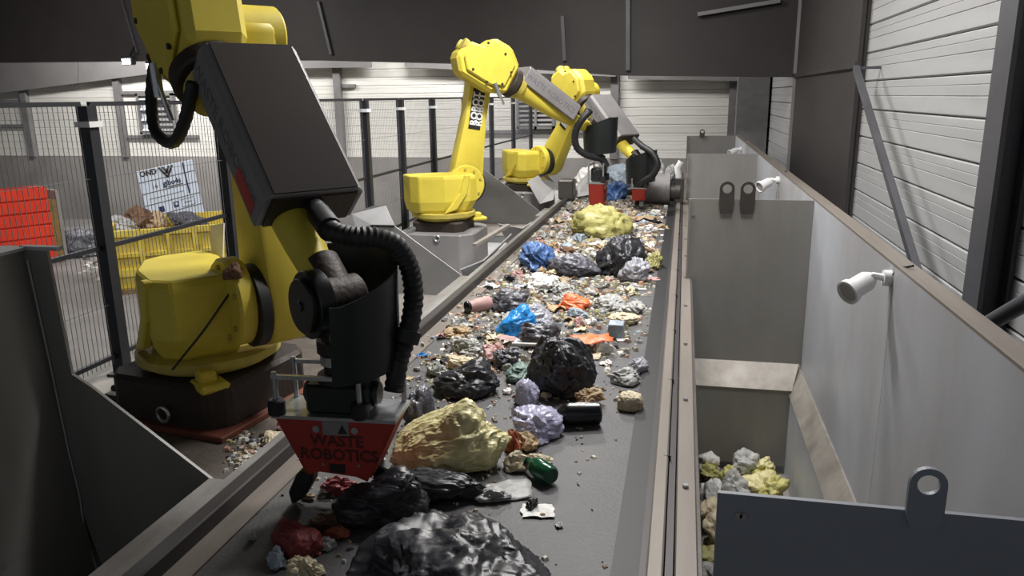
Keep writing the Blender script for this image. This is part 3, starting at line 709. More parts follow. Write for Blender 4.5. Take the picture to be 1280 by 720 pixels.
    P['wrist_motor'] = MB().cyl((-0.41, -0.05, 0.06), (-0.35, -0.05, 0.06), 0.07, n=24).cyl((-0.41, 0.08, 0.06), (-0.35, 0.05, 0.06), 0.06, n=24).mesh('wrist_motor', M_YELD, smooth=True, bevel=0.01)
    def multi(nm, meshes):
        for k, me in enumerate(meshes): me.name = nm; P[nm + '#%d' % k] = me
    multi('cover_bolt', [MB().cyl((sx, -0.172, sz), (sx, -0.16, sz), 0.014, n=10).mesh('cover_bolt', M_CAST) for sx, sz in ((-0.2, 0.2), (0.02, 0.22), (0.18, 0.1), (0.16, -0.06), (-0.2, -0.12), (0.0, -0.14))])
    P['collar'] = MB().cyl((0.26, -0.02, 0.05), (0.34, -0.02, 0.055), 0.165, n=36).mesh('collar', M_CAST, smooth=True, bevel=0.01)
    P['collar_ring'] = MB().cyl((0.34, -0.02, 0.055), (0.40, -0.01, 0.06), 0.135, n=36).mesh('collar_ring', M_YELD, smooth=True)
    P['forearm'] = MB().tube([(0.38, 0.0, 0.06), (0.5, 0.01, 0.065), (0.9, 0.02, 0.10), (1.25, 0.01, 0.16), (1.46, 0.0, 0.205)], lambda t: 0.118 - 0.058 * t, 24).mesh('forearm', M_YEL, smooth=True)
    P['arm_cover'] = MB().prism([(-0.13, 0.11), (0.28, 0.11), (0.28, 0.27), (0.25, 0.30), (-0.10, 0.30), (-0.13, 0.27)], 'x', 0.36, 1.12).mesh('arm_cover', M_COVER, bevel=0.006)
    P['cover_end'] = MB().box(1.118, 1.13, -0.10, 0.25, 0.12, 0.28).mesh('cover_end', M_CAST)
    txt = text_mesh('cover_lettering', 'WASTE ROBOTICS', 0.085, M_INKG, 0.001)
    P['elbow_cable'] = MB().tube(smooth_path([(-0.02, -0.13, -0.16), (0.12, -0.17, -0.27), (0.28, -0.19, -0.31), (0.44, -0.18, -0.20), (0.48, -0.17, -0.02), (0.42, -0.145, 0.14)], 8), 0.026, 10, 0.06).mesh('elbow_cable', M_BLK, smooth=True)
    P['valve'] = MB().cyl((0.08, -0.17, -0.10), (0.20, -0.17, -0.18), 0.022, n=12).cyl((0.16, -0.17, -0.14), (0.30, -0.14, -0.22), 0.012, n=10).mesh('valve', M_CHROME, smooth=True)
    # --- wrist frame
    P['wrist_body'] = MB().cyl((0, -0.05, 0), (0, 0.10, 0), 0.085, n=32).cyl((-0.14, 0.02, 0.12), (0, 0.02, 0), 0.07, 0.07, n=24).mesh('wrist_body', M_CAST, smooth=True, bevel=0.01)
    P['wrist_disc'] = MB().cyl((0, -0.11, 0), (0, -0.05, 0), 0.122, n=40).cyl((0, -0.132, 0), (0, -0.11, 0), 0.098, n=36).cyl((0, -0.138, 0), (0, -0.132, 0), 0.02, n=12).mesh('wrist_disc', M_BLKP, smooth=True, bevel=0.006)
    P['wrist_guard'] = MB().prism([(0.085 * math.cos(a), 0.085 * math.sin(a)) for a in [R(k * 30) for k in range(12)]], 'y', -0.05, -0.03).prism([(-0.05, 0), (0.075, 0), (0.06, -0.2), (-0.01, -0.2)], 'y', -0.048, -0.02).mesh('wrist_guard', M_YEL, bevel=0.004)
    P['flange'] = MB().lathe([(0.06, -0.09), (0.06, -0.14), (0.075, -0.145), (0.075, -0.19), (0.055, -0.2), (0.055, -0.27), (0.08, -0.275), (0.08, -0.30)], 28).mesh('flange', M_CAST, smooth=True)
    P['flange_ring'] = MB().lathe([(0.06, -0.20), (0.066, -0.20), (0.066, -0.235), (0.06, -0.235)], 28).mesh('flange_ring', M_CHROME, smooth=True)
    # half-round black shield
    vs = []; fs = []; n = 22; rr = 0.205
    for i in range(n + 1):
        t = i / n; a = R(-40 + 205 * t)
        top = 0.02 + 0.15 * min(1, max(0, (a - R(-30)) / R(120))); bot = -0.27 + 0.05 * t
        for r_ in (rr, rr - 0.008):
            vs += [(r_ * math.cos(a) * 0.9 + 0.0, r_ * math.sin(a) + 0.03, bot), (r_ * math.cos(a) + 0.0, r_ * math.sin(a) + 0.03, top)]
    for i in range(n):
        k = i * 4
        fs += [(k, k + 4, k + 5, k + 1), (k + 2, k + 3, k + 7, k + 6), (k + 1, k + 5, k + 7, k + 3), (k, k + 2, k + 6, k + 4)]
    fs += [(0, 1, 3, 2), (n * 4, n * 4 + 2, n * 4 + 3, n * 4 + 1)]
    P['shield'] = MB().add(vs, fs).mesh('shield', M_BLKP, smooth=True)
    P['hose'] = MB().tube(smooth_path(HOSE, 9), 0.036, 14, 0.07).mesh('hose', M_BLK, smooth=True)
    P['hose_clamp#0'] = MB().cyl(HOSE[-3], HOSE[-3].lerp(HOSE[-2], 0.4), 0.05, n=16).mesh('hose_clamp', M_BLK, smooth=True)
    P['hose_clamp#1'] = MB().cyl(HOSE[1], HOSE[2], 0.045, n=16).mesh('hose_clamp', M_BLK, smooth=True)
    # --- tool frame (x across the plates, origin at the wrist, z down to the plates)
    P['gripper'] = MB().box(-0.235, 0.235, -0.10, 0.10, -0.425, -0.412).mesh('gripper', M_CHROME)
    P['actuator'] = MB().box(-0.11, 0.13, -0.075, 0.075, -0.41, -0.30).cyl((-0.13, 0, -0.35), (0.15, 0, -0.35), 0.05, n=20).mesh('actuator', M_BLKP, bevel=0.01)
    multi('guide_post', [MB().cyl((sx, sy, -0.41), (sx, sy, -0.25), 0.010, n=12).mesh('guide_post', M_CHROME, smooth=True) for sx, sy in ((-0.215, -0.085), (0.10, -0.085), (-0.215, 0.085), (0.215, 0.085))])
    multi('bumper', [MB().cyl((sx, -0.085, -0.415), (sx, -0.085, -0.355), 0.032, n=20).mesh('bumper', M_BLK, smooth=True, bevel=0.006) for sx in (-0.215, 0.10)])
    multi('cross_bar', [MB().box(-0.225, 0.12, -0.095, -0.08, -0.275, -0.26).mesh('cross_bar', M_CHROME), MB().box(-0.225, 0.22, 0.08, 0.095, -0.275, -0.26).mesh('cross_bar', M_CHROME)])
    sp = [(-0.225, -0.425), (0.225, -0.425), (0.112, -0.665), (0.07, -0.648), (-0.07, -0.635), (-0.11, -0.65)]
    P['side_plate'] = MB().prism(sp, 'y', -0.085, -0.078).mesh('side_plate', M_RED)
    P['side_plate_rear'] = MB().prism(sp, 'y', 0.078, 0.085).mesh('side_plate', M_RED)
    multi('end_plate', [MB().poly([(0.225, -0.078, -0.425), (0.225, 0.078, -0.425), (0.118, 0.078, -0.65), (0.118, -0.078, -0.65)], 0.006).mesh('end_plate', M_RED), MB().poly([(-0.225, 0.078, -0.425), (-0.225, -0.078, -0.425), (-0.118, -0.078, -0.65), (-0.118, 0.078, -0.65)], 0.006).mesh('end_plate', M_RED)])
    P['notch'] = MB().box(-0.03, 0.03, -0.088, -0.085, -0.635, -0.60).mesh('notch', M_CAST)
    P['warning_label'] = MB().box(-0.045, 0.055, -0.088, -0.085, -0.485, -0.432).mesh('warning_label', M_COVER)
    P['warning_triangle'] = MB().prism([(0.012, -0.478), (0.048, -0.478), (0.03, -0.442)], 'y', -0.0895, -0.088).mesh('warning_triangle', M_INK)
    multi('bolt', [MB().cyl((sx, -0.094, sz), (sx, -0.085, sz), rr_, n=14).mesh('bolt', M_CHROME, smooth=True) for sx, sz, rr_ in ((-0.068, -0.462, 0.013), (0.078, -0.462, 0.013), (-0.05, -0.60, 0.005), (0.085, -0.60, 0.005))])
    P['claw_left'] = MB().prism([(-0.10, -0.63), (-0.17, -0.66), (-0.21, -0.74), (-0.20, -0.79), (-0.15, -0.76), (-0.11, -0.69)], 'y', -0.07, -0.01).mesh('claw', M_BLK, bevel=0.006)
    P['claw_right'] = MB().prism([(0.10, -0.63), (0.17, -0.66), (0.20, -0.73), (0.18, -0.79), (0.14, -0.75), (0.10, -0.69)], 'y', 0.0, 0.06).mesh('claw', M_BLK, bevel=0.006)
    M_INKR = mat('dark_red_ink', rgb(84, 30, 26), 0.6)
    w1 = text_mesh('plate_lettering', 'WASTE', 0.062, M_INKR, 0.0006, weight=0.002)
    w2 = text_mesh('plate_lettering', 'ROBOTICS', 0.062, M_INKR, 0.0006, weight=0.002)
    P['_t'] = (tm, txt, w1, w2)
    return P
PM = part_meshes()
for i, rb in enumerate(ROBOTS):
    T, Tl, Tf, Tw, j5 = frames(rb['X'], rb['Y'], rb['yaw'], rb['a2'], rb['a3'])
    root = empty('industrial_robot', (rb['X'], rb['Y'], -0.03 if i == 0 else -0.34), rb['label'], 'robot arm', 'yellow robot arms along the belt')
    inv = Matrix.Translation(root.location).inverted()
    Tp = Matrix.Translation((rb['X'], rb['Y'], 0)) @ Matrix.Rotation(rb['ped'], 4, 'Z')
    Tt = Matrix.Translation(j5) @ Matrix.Rotation(rb['tool'], 4, 'Z') @ Matrix.Diagonal((1, 1, rb['gz'], 1))
    def put(names, fr, sub=None):
        out = None
        for nm in [k for n_ in names for k in ([n_] if n_ in PM else [q for q in PM if q.startswith(n_ + '#')])]:
            me = PM[nm]
            o = inst(me.name.split('.')[0], me, sub if sub is not None else root, Matrix.Identity(4) if sub is not None else inv @ fr)
            out = out or o
        return out
    if i == 0:
        p = put(['pedestal'], Tp); put(['foot_flange', 'lifting_eye', 'connector'], Tp, p)
    else:
        Tq = Tp @ Matrix.Diagonal((0.8, 0.8, 1, 1))
        p = put(['pedestal'], Tq); put(['connector'], Tq, p)
        q_ = put(['riser'], Tp); put(['riser_eye'], Tp, q_)
    put(['slew_ring'], T); t_ = put(['turntable'], T); put(['stop_lug'], T, t_)
    s_ = put(['shoulder_body'], T); put(['brace_web'], T, s_)
    h_ = put(['shoulder_hub'], T); put(['hub_bolt'], T, h_)
    put(['joint_seal'], T)
    la = put(['lower_arm'], Tl); put(['hub_cap', 'decal'], Tl, la)
    for k in range(2):
        fr = frame((0.03 - 0.065 * k - 0.0, 0.1285, 0.84), (0, 0, 1), (-1, 0, 0))
        inst('decal_lettering', PM['_t'][0], la, fr)
    eh = put(['elbow_housing'], Tf); put(['elbow_cover', 'cover_bolt', 'valve'], Tf, eh)
    if i == 0:
        cb = MB().tube([q - root.location for q in smooth_path([T @ Vector(q) for q in ((0.30, 0.10, 0.72), (0.345, 0.06, 0.68), (0.355, -0.03, 0.58), (0.345, -0.13, 0.46), (0.325, -0.22, 0.36), (0.29, -0.27, 0.29))], 6)], 0.006, 6).mesh('draped_cable', M_BLK)
        inst('draped_cable', cb, root, Matrix.Identity(4))
    put(['elbow_hub', 'wrist_motor'], Tf)
    c_ = put(['collar'], Tf); put(['collar_ring'], Tf, c_)
    put(['forearm'], Tf)
    ac = put(['arm_cover'], Tf); put(['cover_end'], Tf, ac)
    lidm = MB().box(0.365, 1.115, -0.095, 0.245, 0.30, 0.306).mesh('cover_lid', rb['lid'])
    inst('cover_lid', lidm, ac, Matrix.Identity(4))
    inst('cover_lettering', PM['_t'][1], ac, frame((0.72, -0.1305, 0.19), (1, 0, 0), (0, 0, 1)))
    if i == 0:
        o = inst('sticker', MB().box(0.90, 1.08, -0.1325, -0.13, 0.13, 0.20).mesh('sticker', mat('red_sticker', rgb(190, 70, 60), 0.6)), ac, Matrix.Identity(4))
    if i == 0: put(['elbow_cable'], Tf)
    w_ = put(['wrist_body'], Tw); put(['wrist_disc', 'wrist_guard'], Tw, w_)
    f_ = put(['flange'], Tw); put(['flange_ring'], Tw, f_)
    put(['shield'], Tw @ Matrix.Translation((0, 0, rb['sh'][1])) @ Matrix.Rotation(R(rb['sh'][0]), 4, 'Z'))
    if i == 0:
        hs = put(['hose'], Tw); put(['hose_clamp'], Tw, hs)
    else:
        hp_ = HOSEPX[i]
        me = MB().tube([q - root.location for q in smooth_path([atY(a, b, c) for a, b, c in hp_], 9)], 0.04, 12, 0.07).mesh('hose', M_BLK, smooth=True)
        inst('hose', me, root, Matrix.Identity(4))
    g = put(['gripper'], Tt)
    put(['actuator', 'guide_post', 'bumper', 'cross_bar', 'side_plate', 'side_plate_rear', 'end_plate', 'notch', 'warning_label', 'warning_triangle', 'bolt', 'claw_left', 'claw_right'], Tt, g)
    inst('plate_lettering', PM['_t'][2], g, frame((0.005, -0.0855, -0.51), (1, 0, 0), (0, 0, 1)))
    inst('plate_lettering', PM['_t'][3], g, frame((0.01, -0.0855, -0.565), (1, 0, 0), (0, 0, 1)))

# ================================================================== RUBBISH
NV = noise.noise
def blob_mesh(name, m, seed, res=5, rough=0.18, ridge=0.16, fine=0.10, flat=0.35, tie=0.0, lift=0.0, box=0.0, planes=16, kk=11, crumple=False, along=None):
    # a crumpled body: soft polyhedron, then folds that run along one direction (film) or in all directions (paper)
    rp_ = random.Random(seed); PL = []
    for _ in range(planes):
        d_ = Vector((rp_.gauss(0, 1), rp_.gauss(0, 1), rp_.gauss(0, 1))).normalized(); PL.append(d_ / rp_.uniform(0.62, 1.0))
    ax = Vector(along).normalized() if along else Vector((rp_.uniform(-1, 1), rp_.uniform(-1, 1), rp_.uniform(-0.3, 0.8))).normalized()
    sq = 0.0 if (box or crumple) else 0.74
    bm = bmesh.new(); bmesh.ops.create_icosphere(bm, subdivisions=res, radius=1.0)
    o = Vector((seed * 13.7 % 97, seed * 7.3 % 89, seed * 3.1 % 83))
    for v in bm.verts:
        p = v.co.copy()
        if box:
            k = max(abs(p.x), abs(p.y), abs(p.z)); p = p.lerp(p / k, box)
        elif planes:
            sm = 0.25
            for d_ in PL:
                dt = d_.dot(p)
                if dt > 0.3: sm += dt ** kk
            p = p * sm ** (-1.0 / kk)
        ps = p - ax * (p.dot(ax) * sq)
        ps = ps + Vector((NV(p * 1.7 + o), NV(p * 1.7 - o), NV(p * 1.5 + o * 2))) * 0.28
        n1 = NV(p * 1.3 + o); n2 = 1 - 2 * abs(NV(ps * 2.6 + o * 2)); n3 = 1 - 2 * abs(NV(ps * 6.5 + o * 3))
        d = rough * n1 * 1.6 + ridge * (n2 - 0.4) + fine * (n3 - 0.4)
        if res > 4: d += fine * 0.5 * (0.6 - 2 * abs(NV(ps * 14.0 + o)))
        q = p * (1 + d)
        if crumple: q = q + Vector((rp_.gauss(0, 1), rp_.gauss(0, 1), rp_.gauss(0, 1))) * (0.10 if res < 4 else 0.035)
        if tie and p.x > 0.55:
            t = min(1, (p.x - 0.55) / 0.45)
            q.y *= 1 - 0.6 * t * t ** 0.5; q.z *= 1 - 0.6 * t; q.x += tie * t * t; q.z += lift * t
        if q.z < -flat: q.z = -flat + (q.z + flat) * 0.06
        v.co = q
    zs = [v.co.z for v in bm.verts]; xs = [v.co.x for v in bm.verts]; ys = [v.co.y for v in bm.verts]
    z0, z1 = min(zs), max(zs); xc = (min(xs) + max(xs)) / 2; yc = (min(ys) + max(ys)) / 2
    dx = max(xs) - min(xs); dy = max(ys) - min(ys)
    for v in bm.verts:
        v.co = Vector(((v.co.x - xc) / dx, (v.co.y - yc) / dy, (v.co.z - z0) / (z1 - z0)))
    for f in bm.faces: f.smooth = not crumple
    me = bpy.data.meshes.new(name); bm.to_mesh(me); bm.free()
    me.materials.append(m); return me
def sheet_mesh(name, m, seed, n=8, amp=0.22, thick=0.012):
    r = random.Random(seed); o = Vector((seed * 5.1 % 71, seed * 2.3 % 67, 3.3))
    vs = []; fs = []
    cut = [r.uniform(0.75, 1.0) for _ in range(4)]
    for layer in (0, 1):
        for j in range(n):
            for i in range(n):
                u = i / (n - 1) - 0.5; v = j / (n - 1) - 0.5
                rad = 1 - 0.25 * (abs(u) + abs(v)) * (1 - cut[(u > 0) + 2 * (v > 0)]) * 2
                p = Vector((u * 2.2, v * 2.2, 0)) + o
                z = amp * (abs(NV(p * 1.1)) * 1.6 + 0.5 * abs(NV(p * 2.7)))
                vs.append((u * rad + 0.09 * NV(p * 1.9 + o), v * rad + 0.09 * NV(p * 1.7 - o), z + layer * thick))
    for layer in (0, 1):
        for j in range(n - 1):
            for i in range(n - 1):
                k = layer * n * n + j * n + i
                q = (k, k + 1, k + n + 1, k + n)
                fs.append(q if layer else q[::-1])
    bd = [i for i in range(n)] + [j * n + n - 1 for j in range(1, n)] + [(n - 1) * n + i for i in range(n - 2, -1, -1)] + [j * n for j in range(n - 2, 0, -1)]
    for a, b in zip(bd, bd[1:] + bd[:1]): fs.append((a, b, b + n * n, a + n * n))
    me = bpy.data.meshes.new(name); me.from_pydata(vs, [], fs); me.materials.append(m)
    zmin = min(v[2] for v in vs)
    for v in me.vertices: v.co.z -= zmin
    for p in me.polygons: p.use_smooth = (seed % 2 == 0)
    return me
def film(name, col, rough=0.28, trans=0.0, col2=None, scale=5.0, bump=0.5, bs=14, amt=0.4, spec=0.5, alpha=1.0):
    return mat(name, col, rough, 0, col2, scale, amt, bump * 0.55, bs * 0.7, trans, spec, alpha=alpha, ridged=True)
F = dict(
    black=film('black_bag_film', rgb(36, 36, 40), 0.38, bump=0.8, col2=rgb(52, 52, 58)),
    grey=film('dark_grey_bag_film', rgb(66, 66, 74), 0.36, bump=0.8, col2=rgb(104, 104, 112)),
    yellow=film('yellow_clear_bag_film', rgb(234, 226, 176), 0.34, 0.06, rgb(184, 172, 112), 9, 0.8, 26),
    lime=film('yellow_green_bag_film', rgb(214, 208, 128), 0.4, 0.2, rgb(184, 178, 116), 5, 0.8, 18),
    blue=film('bright_blue_bag_film', rgb(34, 148, 224), 0.35, col2=rgb(16, 112, 188), bump=0.9),
    deepblue=film('deep_blue_bag_film', rgb(52, 86, 144), 0.35, col2=rgb(96, 126, 168), bump=0.8),
    orange=film('orange_bag_film', rgb(242, 128, 74), 0.4, col2=rgb(222, 100, 58)),
    clear=film('clear_bag_film', rgb(206, 206, 216), 0.2, 0.35, rgb(168, 166, 178), 9, 0.8),
    lilac=film('lilac_clear_film', rgb(206, 204, 228), 0.25, 0.2, rgb(150, 150, 186), 14, 0.8),
    white=film('white_litter', rgb(236, 234, 232), 0.5, col2=rgb(204, 200, 196), bump=0.4),
    cream=film('cream_litter', rgb(218, 206, 178), 0.6, col2=rgb(178, 160, 128), bump=0.4),
    beige=film('beige_card_litter', rgb(186, 162, 128), 0.7, col2=rgb(146, 122, 94), bump=0.3),
    brown=film('brown_litter', rgb(120, 88, 62), 0.7, col2=rgb(84, 60, 44), bump=0.4),
    lgrey=film('light_grey_litter', rgb(178, 178, 174), 0.5, col2=rgb(140, 140, 138), bump=0.4),
    red=film('red_litter', rgb(140, 56, 58), 0.55, col2=rgb(104, 44, 48), bump=0.4),
    pink=film('pink_litter', rgb(196, 158, 154), 0.55, col2=rgb(150, 112, 110), bump=0.3),
    teal=film('teal_green_litter', rgb(110, 134, 124), 0.45, col2=rgb(74, 100, 94), bump=0.5),
    green=film('dark_green_plastic', rgb(22, 92, 60), 0.2, 0.2, rgb(16, 70, 46)),
    lblue=film('light_blue_plastic', rgb(168, 180, 190), 0.4, col2=rgb(134, 148, 162), bump=0.3),
    olive=film('olive_litter', rgb(170, 166, 110), 0.6, col2=rgb(130, 126, 84), bump=0.4),
    dblack=film('black_bottle_plastic', rgb(20, 20, 24), 0.22, col2=rgb(30, 30, 34), bump=0.0),
    rust=film('rust_orange_litter', rgb(172, 92, 64), 0.6, col2=rgb(130, 70, 50), bump=0.4),
)
ITEMS = []          # (position, phrase) landmarks for describing small litter
def scl(p): return (p - Vector((0, 0, CAMZ))).length / FPX
def blob_at(name, px0, px1, top, base, fkey, label, cat, height=None, depth=None, res=5, rot=0.0, z=0.0, landmark=None, flat=0.35, tie=0.0, seed=None, **kw):
    cx = (px0 + px1) / 2
    c = atZ(cx, base, z); s = scl(c)
    w = (px1 - px0) * s
    sa = (CAMZ - z) / (c - Vector((0, 0, CAMZ))).length; ca = math.sqrt(1 - sa * sa)
    vis = (base - top) * s
    if depth is None: depth = min(w, vis / sa * 0.75)
    h = height if height else max(0.03, (vis - depth * sa * 0.8) / ca)
    h = max(h, 0.22 * min(w, depth))
    seed = seed if seed is not None else len(ITEMS) + 3
    if name in ('crumpled_paper', 'paper_cup', 'food_scrap') and 'box' not in kw:
        kw['crumple'] = True; res = 4 if w > 0.12 else 3; kw.setdefault('fine', 0.16); kw['ridge'] = max(0.26, kw.get('ridge', 0)); kw['rough'] = 0.3
    if name == 'rubbish_bag': kw.setdefault('planes', 12); kw.setdefault('kk', 8)
    me = blob_mesh(name, F[fkey], seed, res, flat=flat, tie=tie, **kw)
    o = bpy.data.objects.new(name, me); C.objects.link(o)
    c2 = c + Vector((c.x, c.y, 0)).normalized() * depth * 0.42
    o.location = (c2.x, c2.y, z + 0.004); o.scale = (w * 1.04, depth, h); o.rotation_euler = (0, 0, rot)
    tag(o, label, cat)
    ITEMS.append((Vector(o.location), landmark)) if landmark else ITEMS.append((Vector(o.location), None))
    return o
def sheet_at(name, px, py, wpx, fkey, label, cat, ratio=0.7, rot=0.0, z=0.0, amp=0.22, seed=None, group=None):
    c = atZ(px, py, z); s = scl(c); w = wpx * s
    me = sheet_mesh(name, F[fkey], seed if seed is not None else rnd.randint(1, 9999), amp=amp)
    o = bpy.data.objects.new(name, me); C.objects.link(o)
    o.location = (c.x, c.y, z + 0.004); o.scale = (w, w * ratio, w); o.rotation_euler = (0, 0, rot)
    tag(o, label, cat, group); return o

# --- bags (largest first)
blob_at('rubbish_bag', 425, 695, 622, 830, 'black', 'large shiny black rubbish bag at the bottom front of the belt', 'bag', height=0.26, depth=0.62, res=6, landmark='the large front black bag', fine=0.08, ridge=0.14)
blob_at('rubbish_bag', 425, 535, 590, 668, 'black', 'black rubbish bag below the red gripper plates', 'bag', height=0.2, depth=0.22, res=5, landmark='the black bag below the gripper', fine=0.08)
blob_at('rubbish_bag', 500, 608, 594, 634, 'black', 'flat dark bag lying below the translucent yellow bag', 'bag', height=0.10, depth=0.18, res=5, landmark='the flat dark bag', fine=0.08)
o = blob_at('rubbish_bag', 490, 640, 490, 600, 'yellow', 'big translucent yellow bag lying beside the red gripper', 'bag', height=0.30, depth=0.40, res=6, rot=R(14), tie=0.12, lift=0.75, landmark='the big yellow bag', ridge=0.10, fine=0.07, along=(1, 0.1, 0.45), rough=0.1)
blob_at('rubbish_bag', 536, 626, 452, 500, 'black', 'long black rubbish bag above the yellow bag', 'bag', height=0.17, depth=0.30, res=5, tie=0.2, landmark='the long black bag', ridge=0.15)
blob_at('rubbish_bag', 655, 745, 428, 502, 'black', 'tall black rubbish bag in the middle of the belt', 'bag', height=0.30, depth=0.32, res=6, landmark='the tall black bag', ridge=0.12, fine=0.08)
blob_at('rubbish_bag', 618, 674, 379, 424, 'blue', 'bright blue plastic bag on the belt middle', 'bag', height=0.19, depth=0.28, res=5, rot=R(25), landmark='the bright blue bag', ridge=0.16)
blob_at('rubbish_bag', 645, 700, 407, 438, 'grey', 'small dark grey bag between blue bag and tall black bag', 'bag', height=0.15, depth=0.24, res=5, landmark='the small dark grey bag', z=0.0)
blob_at('rubbish_bag', 606, 662, 360, 393, 'grey', 'mottled dark bag left of the bright blue bag', 'bag', height=0.15, depth=0.3, res=5, rot=R(15), landmark='the mottled dark bag', fine=0.1)
blob_at('rubbish_bag', 655, 694, 372, 414, 'clear', 'clear crumpled bag right of the bright blue bag', 'bag', height=0.15, depth=0.32, res=5, landmark='the clear crumpled bag')
blob_at('rubbish_bag', 694, 737, 370, 390, 'orange', 'rounded orange bag on the belt', 'bag', height=0.11, depth=0.22, res=5, landmark='the rounded orange bag')
blob_at('rubbish_bag', 646, 694, 297, 340, 'deepblue', 'deep blue shredded bag by the left belt edge', 'bag', height=0.24, depth=0.45, res=5, landmark='the deep blue bag', ridge=0.24, fine=0.18)
blob_at('rubbish_bag', 682, 752, 312, 348, 'grey', 'slate blue and black torn bag beside the deep blue bag', 'bag', height=0.18, depth=0.4, res=5, landmark='the slate blue torn bag', ridge=0.2, fine=0.12)
blob_at('rubbish_bag', 742, 808, 288, 350, 'black', 'big black torn bag on the far right of the belt', 'bag', height=0.33, depth=0.6, res=5, landmark='the big black torn bag', ridge=0.22, fine=0.12)
blob_at('rubbish_bag', 772, 812, 320, 354, 'clear', 'torn grey clear plastic bag in front of big torn black bag', 'bag', height=0.2, depth=0.25, res=5, landmark='the torn grey plastic', ridge=0.24)
blob_at('rubbish_bag', 640, 704, 507, 558, 'lilac', 'crumpled clear bag right of the big yellow bag', 'bag', height=0.13, depth=0.28, res=5, landmark='the crumpled clear bag', ridge=0.2, fine=0.12)
blob_at('rubbish_bag', 641, 674, 474, 514, 'lilac', 'small lilac striped bag in front of the tall black bag', 'bag', height=0.15, depth=0.16, res=4, landmark='the lilac striped bag', ridge=0.2)
blob_at('rubbish_bag', 346, 404, 662, 702, 'red', 'dark red crumpled bag near the left rail in the foreground', 'bag', height=0.10, depth=0.16, res=5, landmark='the dark red bag')
blob_at('rubbish_bag', 508, 545, 480, 545, 'grey', 'dark grey bag tucked behind the red gripper', 'bag', height=0.2, depth=0.24, res=4, landmark='the bag behind the gripper')
# bag held by the middle robot
blob_at('rubbish_bag', 714, 790, 244, 300, 'lime', 'yellow green bag held by the middle robot gripper', 'bag', height=0.36, depth=0.5, res=5, landmark='the yellow green bag', ridge=0.16)
# --- other recognisable pieces
blob_at('crumpled_wrap', 632, 668, 458, 480, 'teal', 'teal green crumpled wrap left of the tall black bag', 'wrap', height=0.08, depth=0.2, landmark='the teal wrap', ridge=0.22, z=0.0)
sheet_at('orange_sheet', 740, 426, 52, 'orange', 'flat bright orange sheet right of the tall black bag', 'sheet', 0.75, R(20), z=0.06, amp=0.08, seed=4)
sheet_at('red_mat', 722, 516, 48, 'rust', 'rust red sheet under the black bottle', 'sheet', 0.7, R(5), amp=0.05, seed=6)
blob_at('food_scrap', 718, 757, 486, 505, 'beige', 'brown beige lump in front of the tall black bag', 'scrap', height=0.06, depth=0.1, z=0.02, landmark='the beige lump')
blob_at('food_scrap', 772, 803, 486, 516, 'cream', 'round cream tub on the bare right side of belt', 'tub', height=0.09, depth=0.11, box=0.3, rough=0.05, ridge=0.03, landmark='the round cream tub')
blob_at('crumpled_wrap', 786, 810, 442, 470, 'clear', 'glittering clear plastic tray near the right rail', 'tray', height=0.08, depth=0.16, ridge=0.25, landmark='the glittering clear tray')
blob_at('crumpled_wrap', 762, 800, 460, 484, 'lgrey', 'grey cream crumpled paper near the right rail', 'paper', height=0.08, depth=0.15, ridge=0.2, landmark='the grey crumpled paper')
blob_at('crumpled_wrap', 742, 782, 362, 390, 'lgrey', 'light grey crumpled film right of the orange bag', 'film', height=0.10, depth=0.26, ridge=0.28, landmark='the light grey film')
blob_at('crumpled_wrap', 772, 806, 372, 394, 'lgrey', 'pale grey crumpled rag near the right rail', 'rag', height=0.08, depth=0.2, ridge=0.28, landmark='the pale grey rag')
blob_at('crumpled_wrap', 760, 800, 388, 408, 'cream', 'cream crumpled paper below the pale grey rag', 'paper', height=0.07, depth=0.18, ridge=0.24, landmark='the cream paper')
blob_at('plastic_box', 760, 780, 402, 424, 'lblue', 'small light blue plastic box near the right rail', 'box', height=0.10, depth=0.12, box=0.7, rough=0.03, ridge=0.02, fine=0.01, landmark='the light blue box')
sheet_at('paper_piece', 778, 426, 16, 'white', 'small white paper piece right of the orange sheet', 'paper', 0.6, 0.3, amp=0.1, seed=8)
blob_at('crumpled_paper', 658, 698, 342, 364, 'white', 'bright white crumpled paper behind the mottled dark bag', 'paper', height=0.12, depth=0.25, ridge=0.25, landmark='the bright white paper')
blob_at('crumpled_paper', 690, 722, 352, 372, 'lgrey', 'pale crumpled paper behind the rounded orange bag', 'paper', height=0.09, depth=0.25, ridge=0.25, landmark='the pale paper behind the orange bag')
blob_at('crumpled_paper', 708, 736, 385, 400, 'lblue', 'pale blue and white lump below the rounded orange bag', 'paper', height=0.07, depth=0.12, landmark='the pale blue lump')
blob_at('crumpled_paper', 716, 732, 395, 412, 'pink', 'pink crumpled paper above the orange sheet', 'paper', height=0.07, depth=0.1)
blob_at('crumpled_paper', 554, 598, 444, 462, 'cream', 'long cream paper behind the long black bag', 'paper', height=0.06, depth=0.14, landmark='the long cream paper')
blob_at('crumpled_paper', 532, 558, 450, 472, 'lgrey', 'grey white plastic at the left end of long black bag', 'plastic', height=0.08, depth=0.12)
blob_at('crumpled_paper', 562, 604, 418, 446, 'lgrey', 'grey white crumpled heap near the left rail', 'paper', height=0.09, depth=0.2, ridge=0.25, landmark='the grey white heap')
blob_at('crumpled_paper', 556, 590, 404, 424, 'beige', 'beige torn carton near the left rail', 'carton', height=0.07, depth=0.18, landmark='the beige carton')
blob_at('crumpled_paper', 600, 640, 425, 458, 'pink', 'pinkish crumpled bag left of the small grey bag', 'bag', height=0.10, depth=0.2, ridge=0.2, landmark='the pinkish bag')
blob_at('crumpled_paper', 612, 652, 432, 462, 'grey', 'grey see-through bag left of the tall black bag', 'bag', height=0.10, depth=0.2, ridge=0.2)
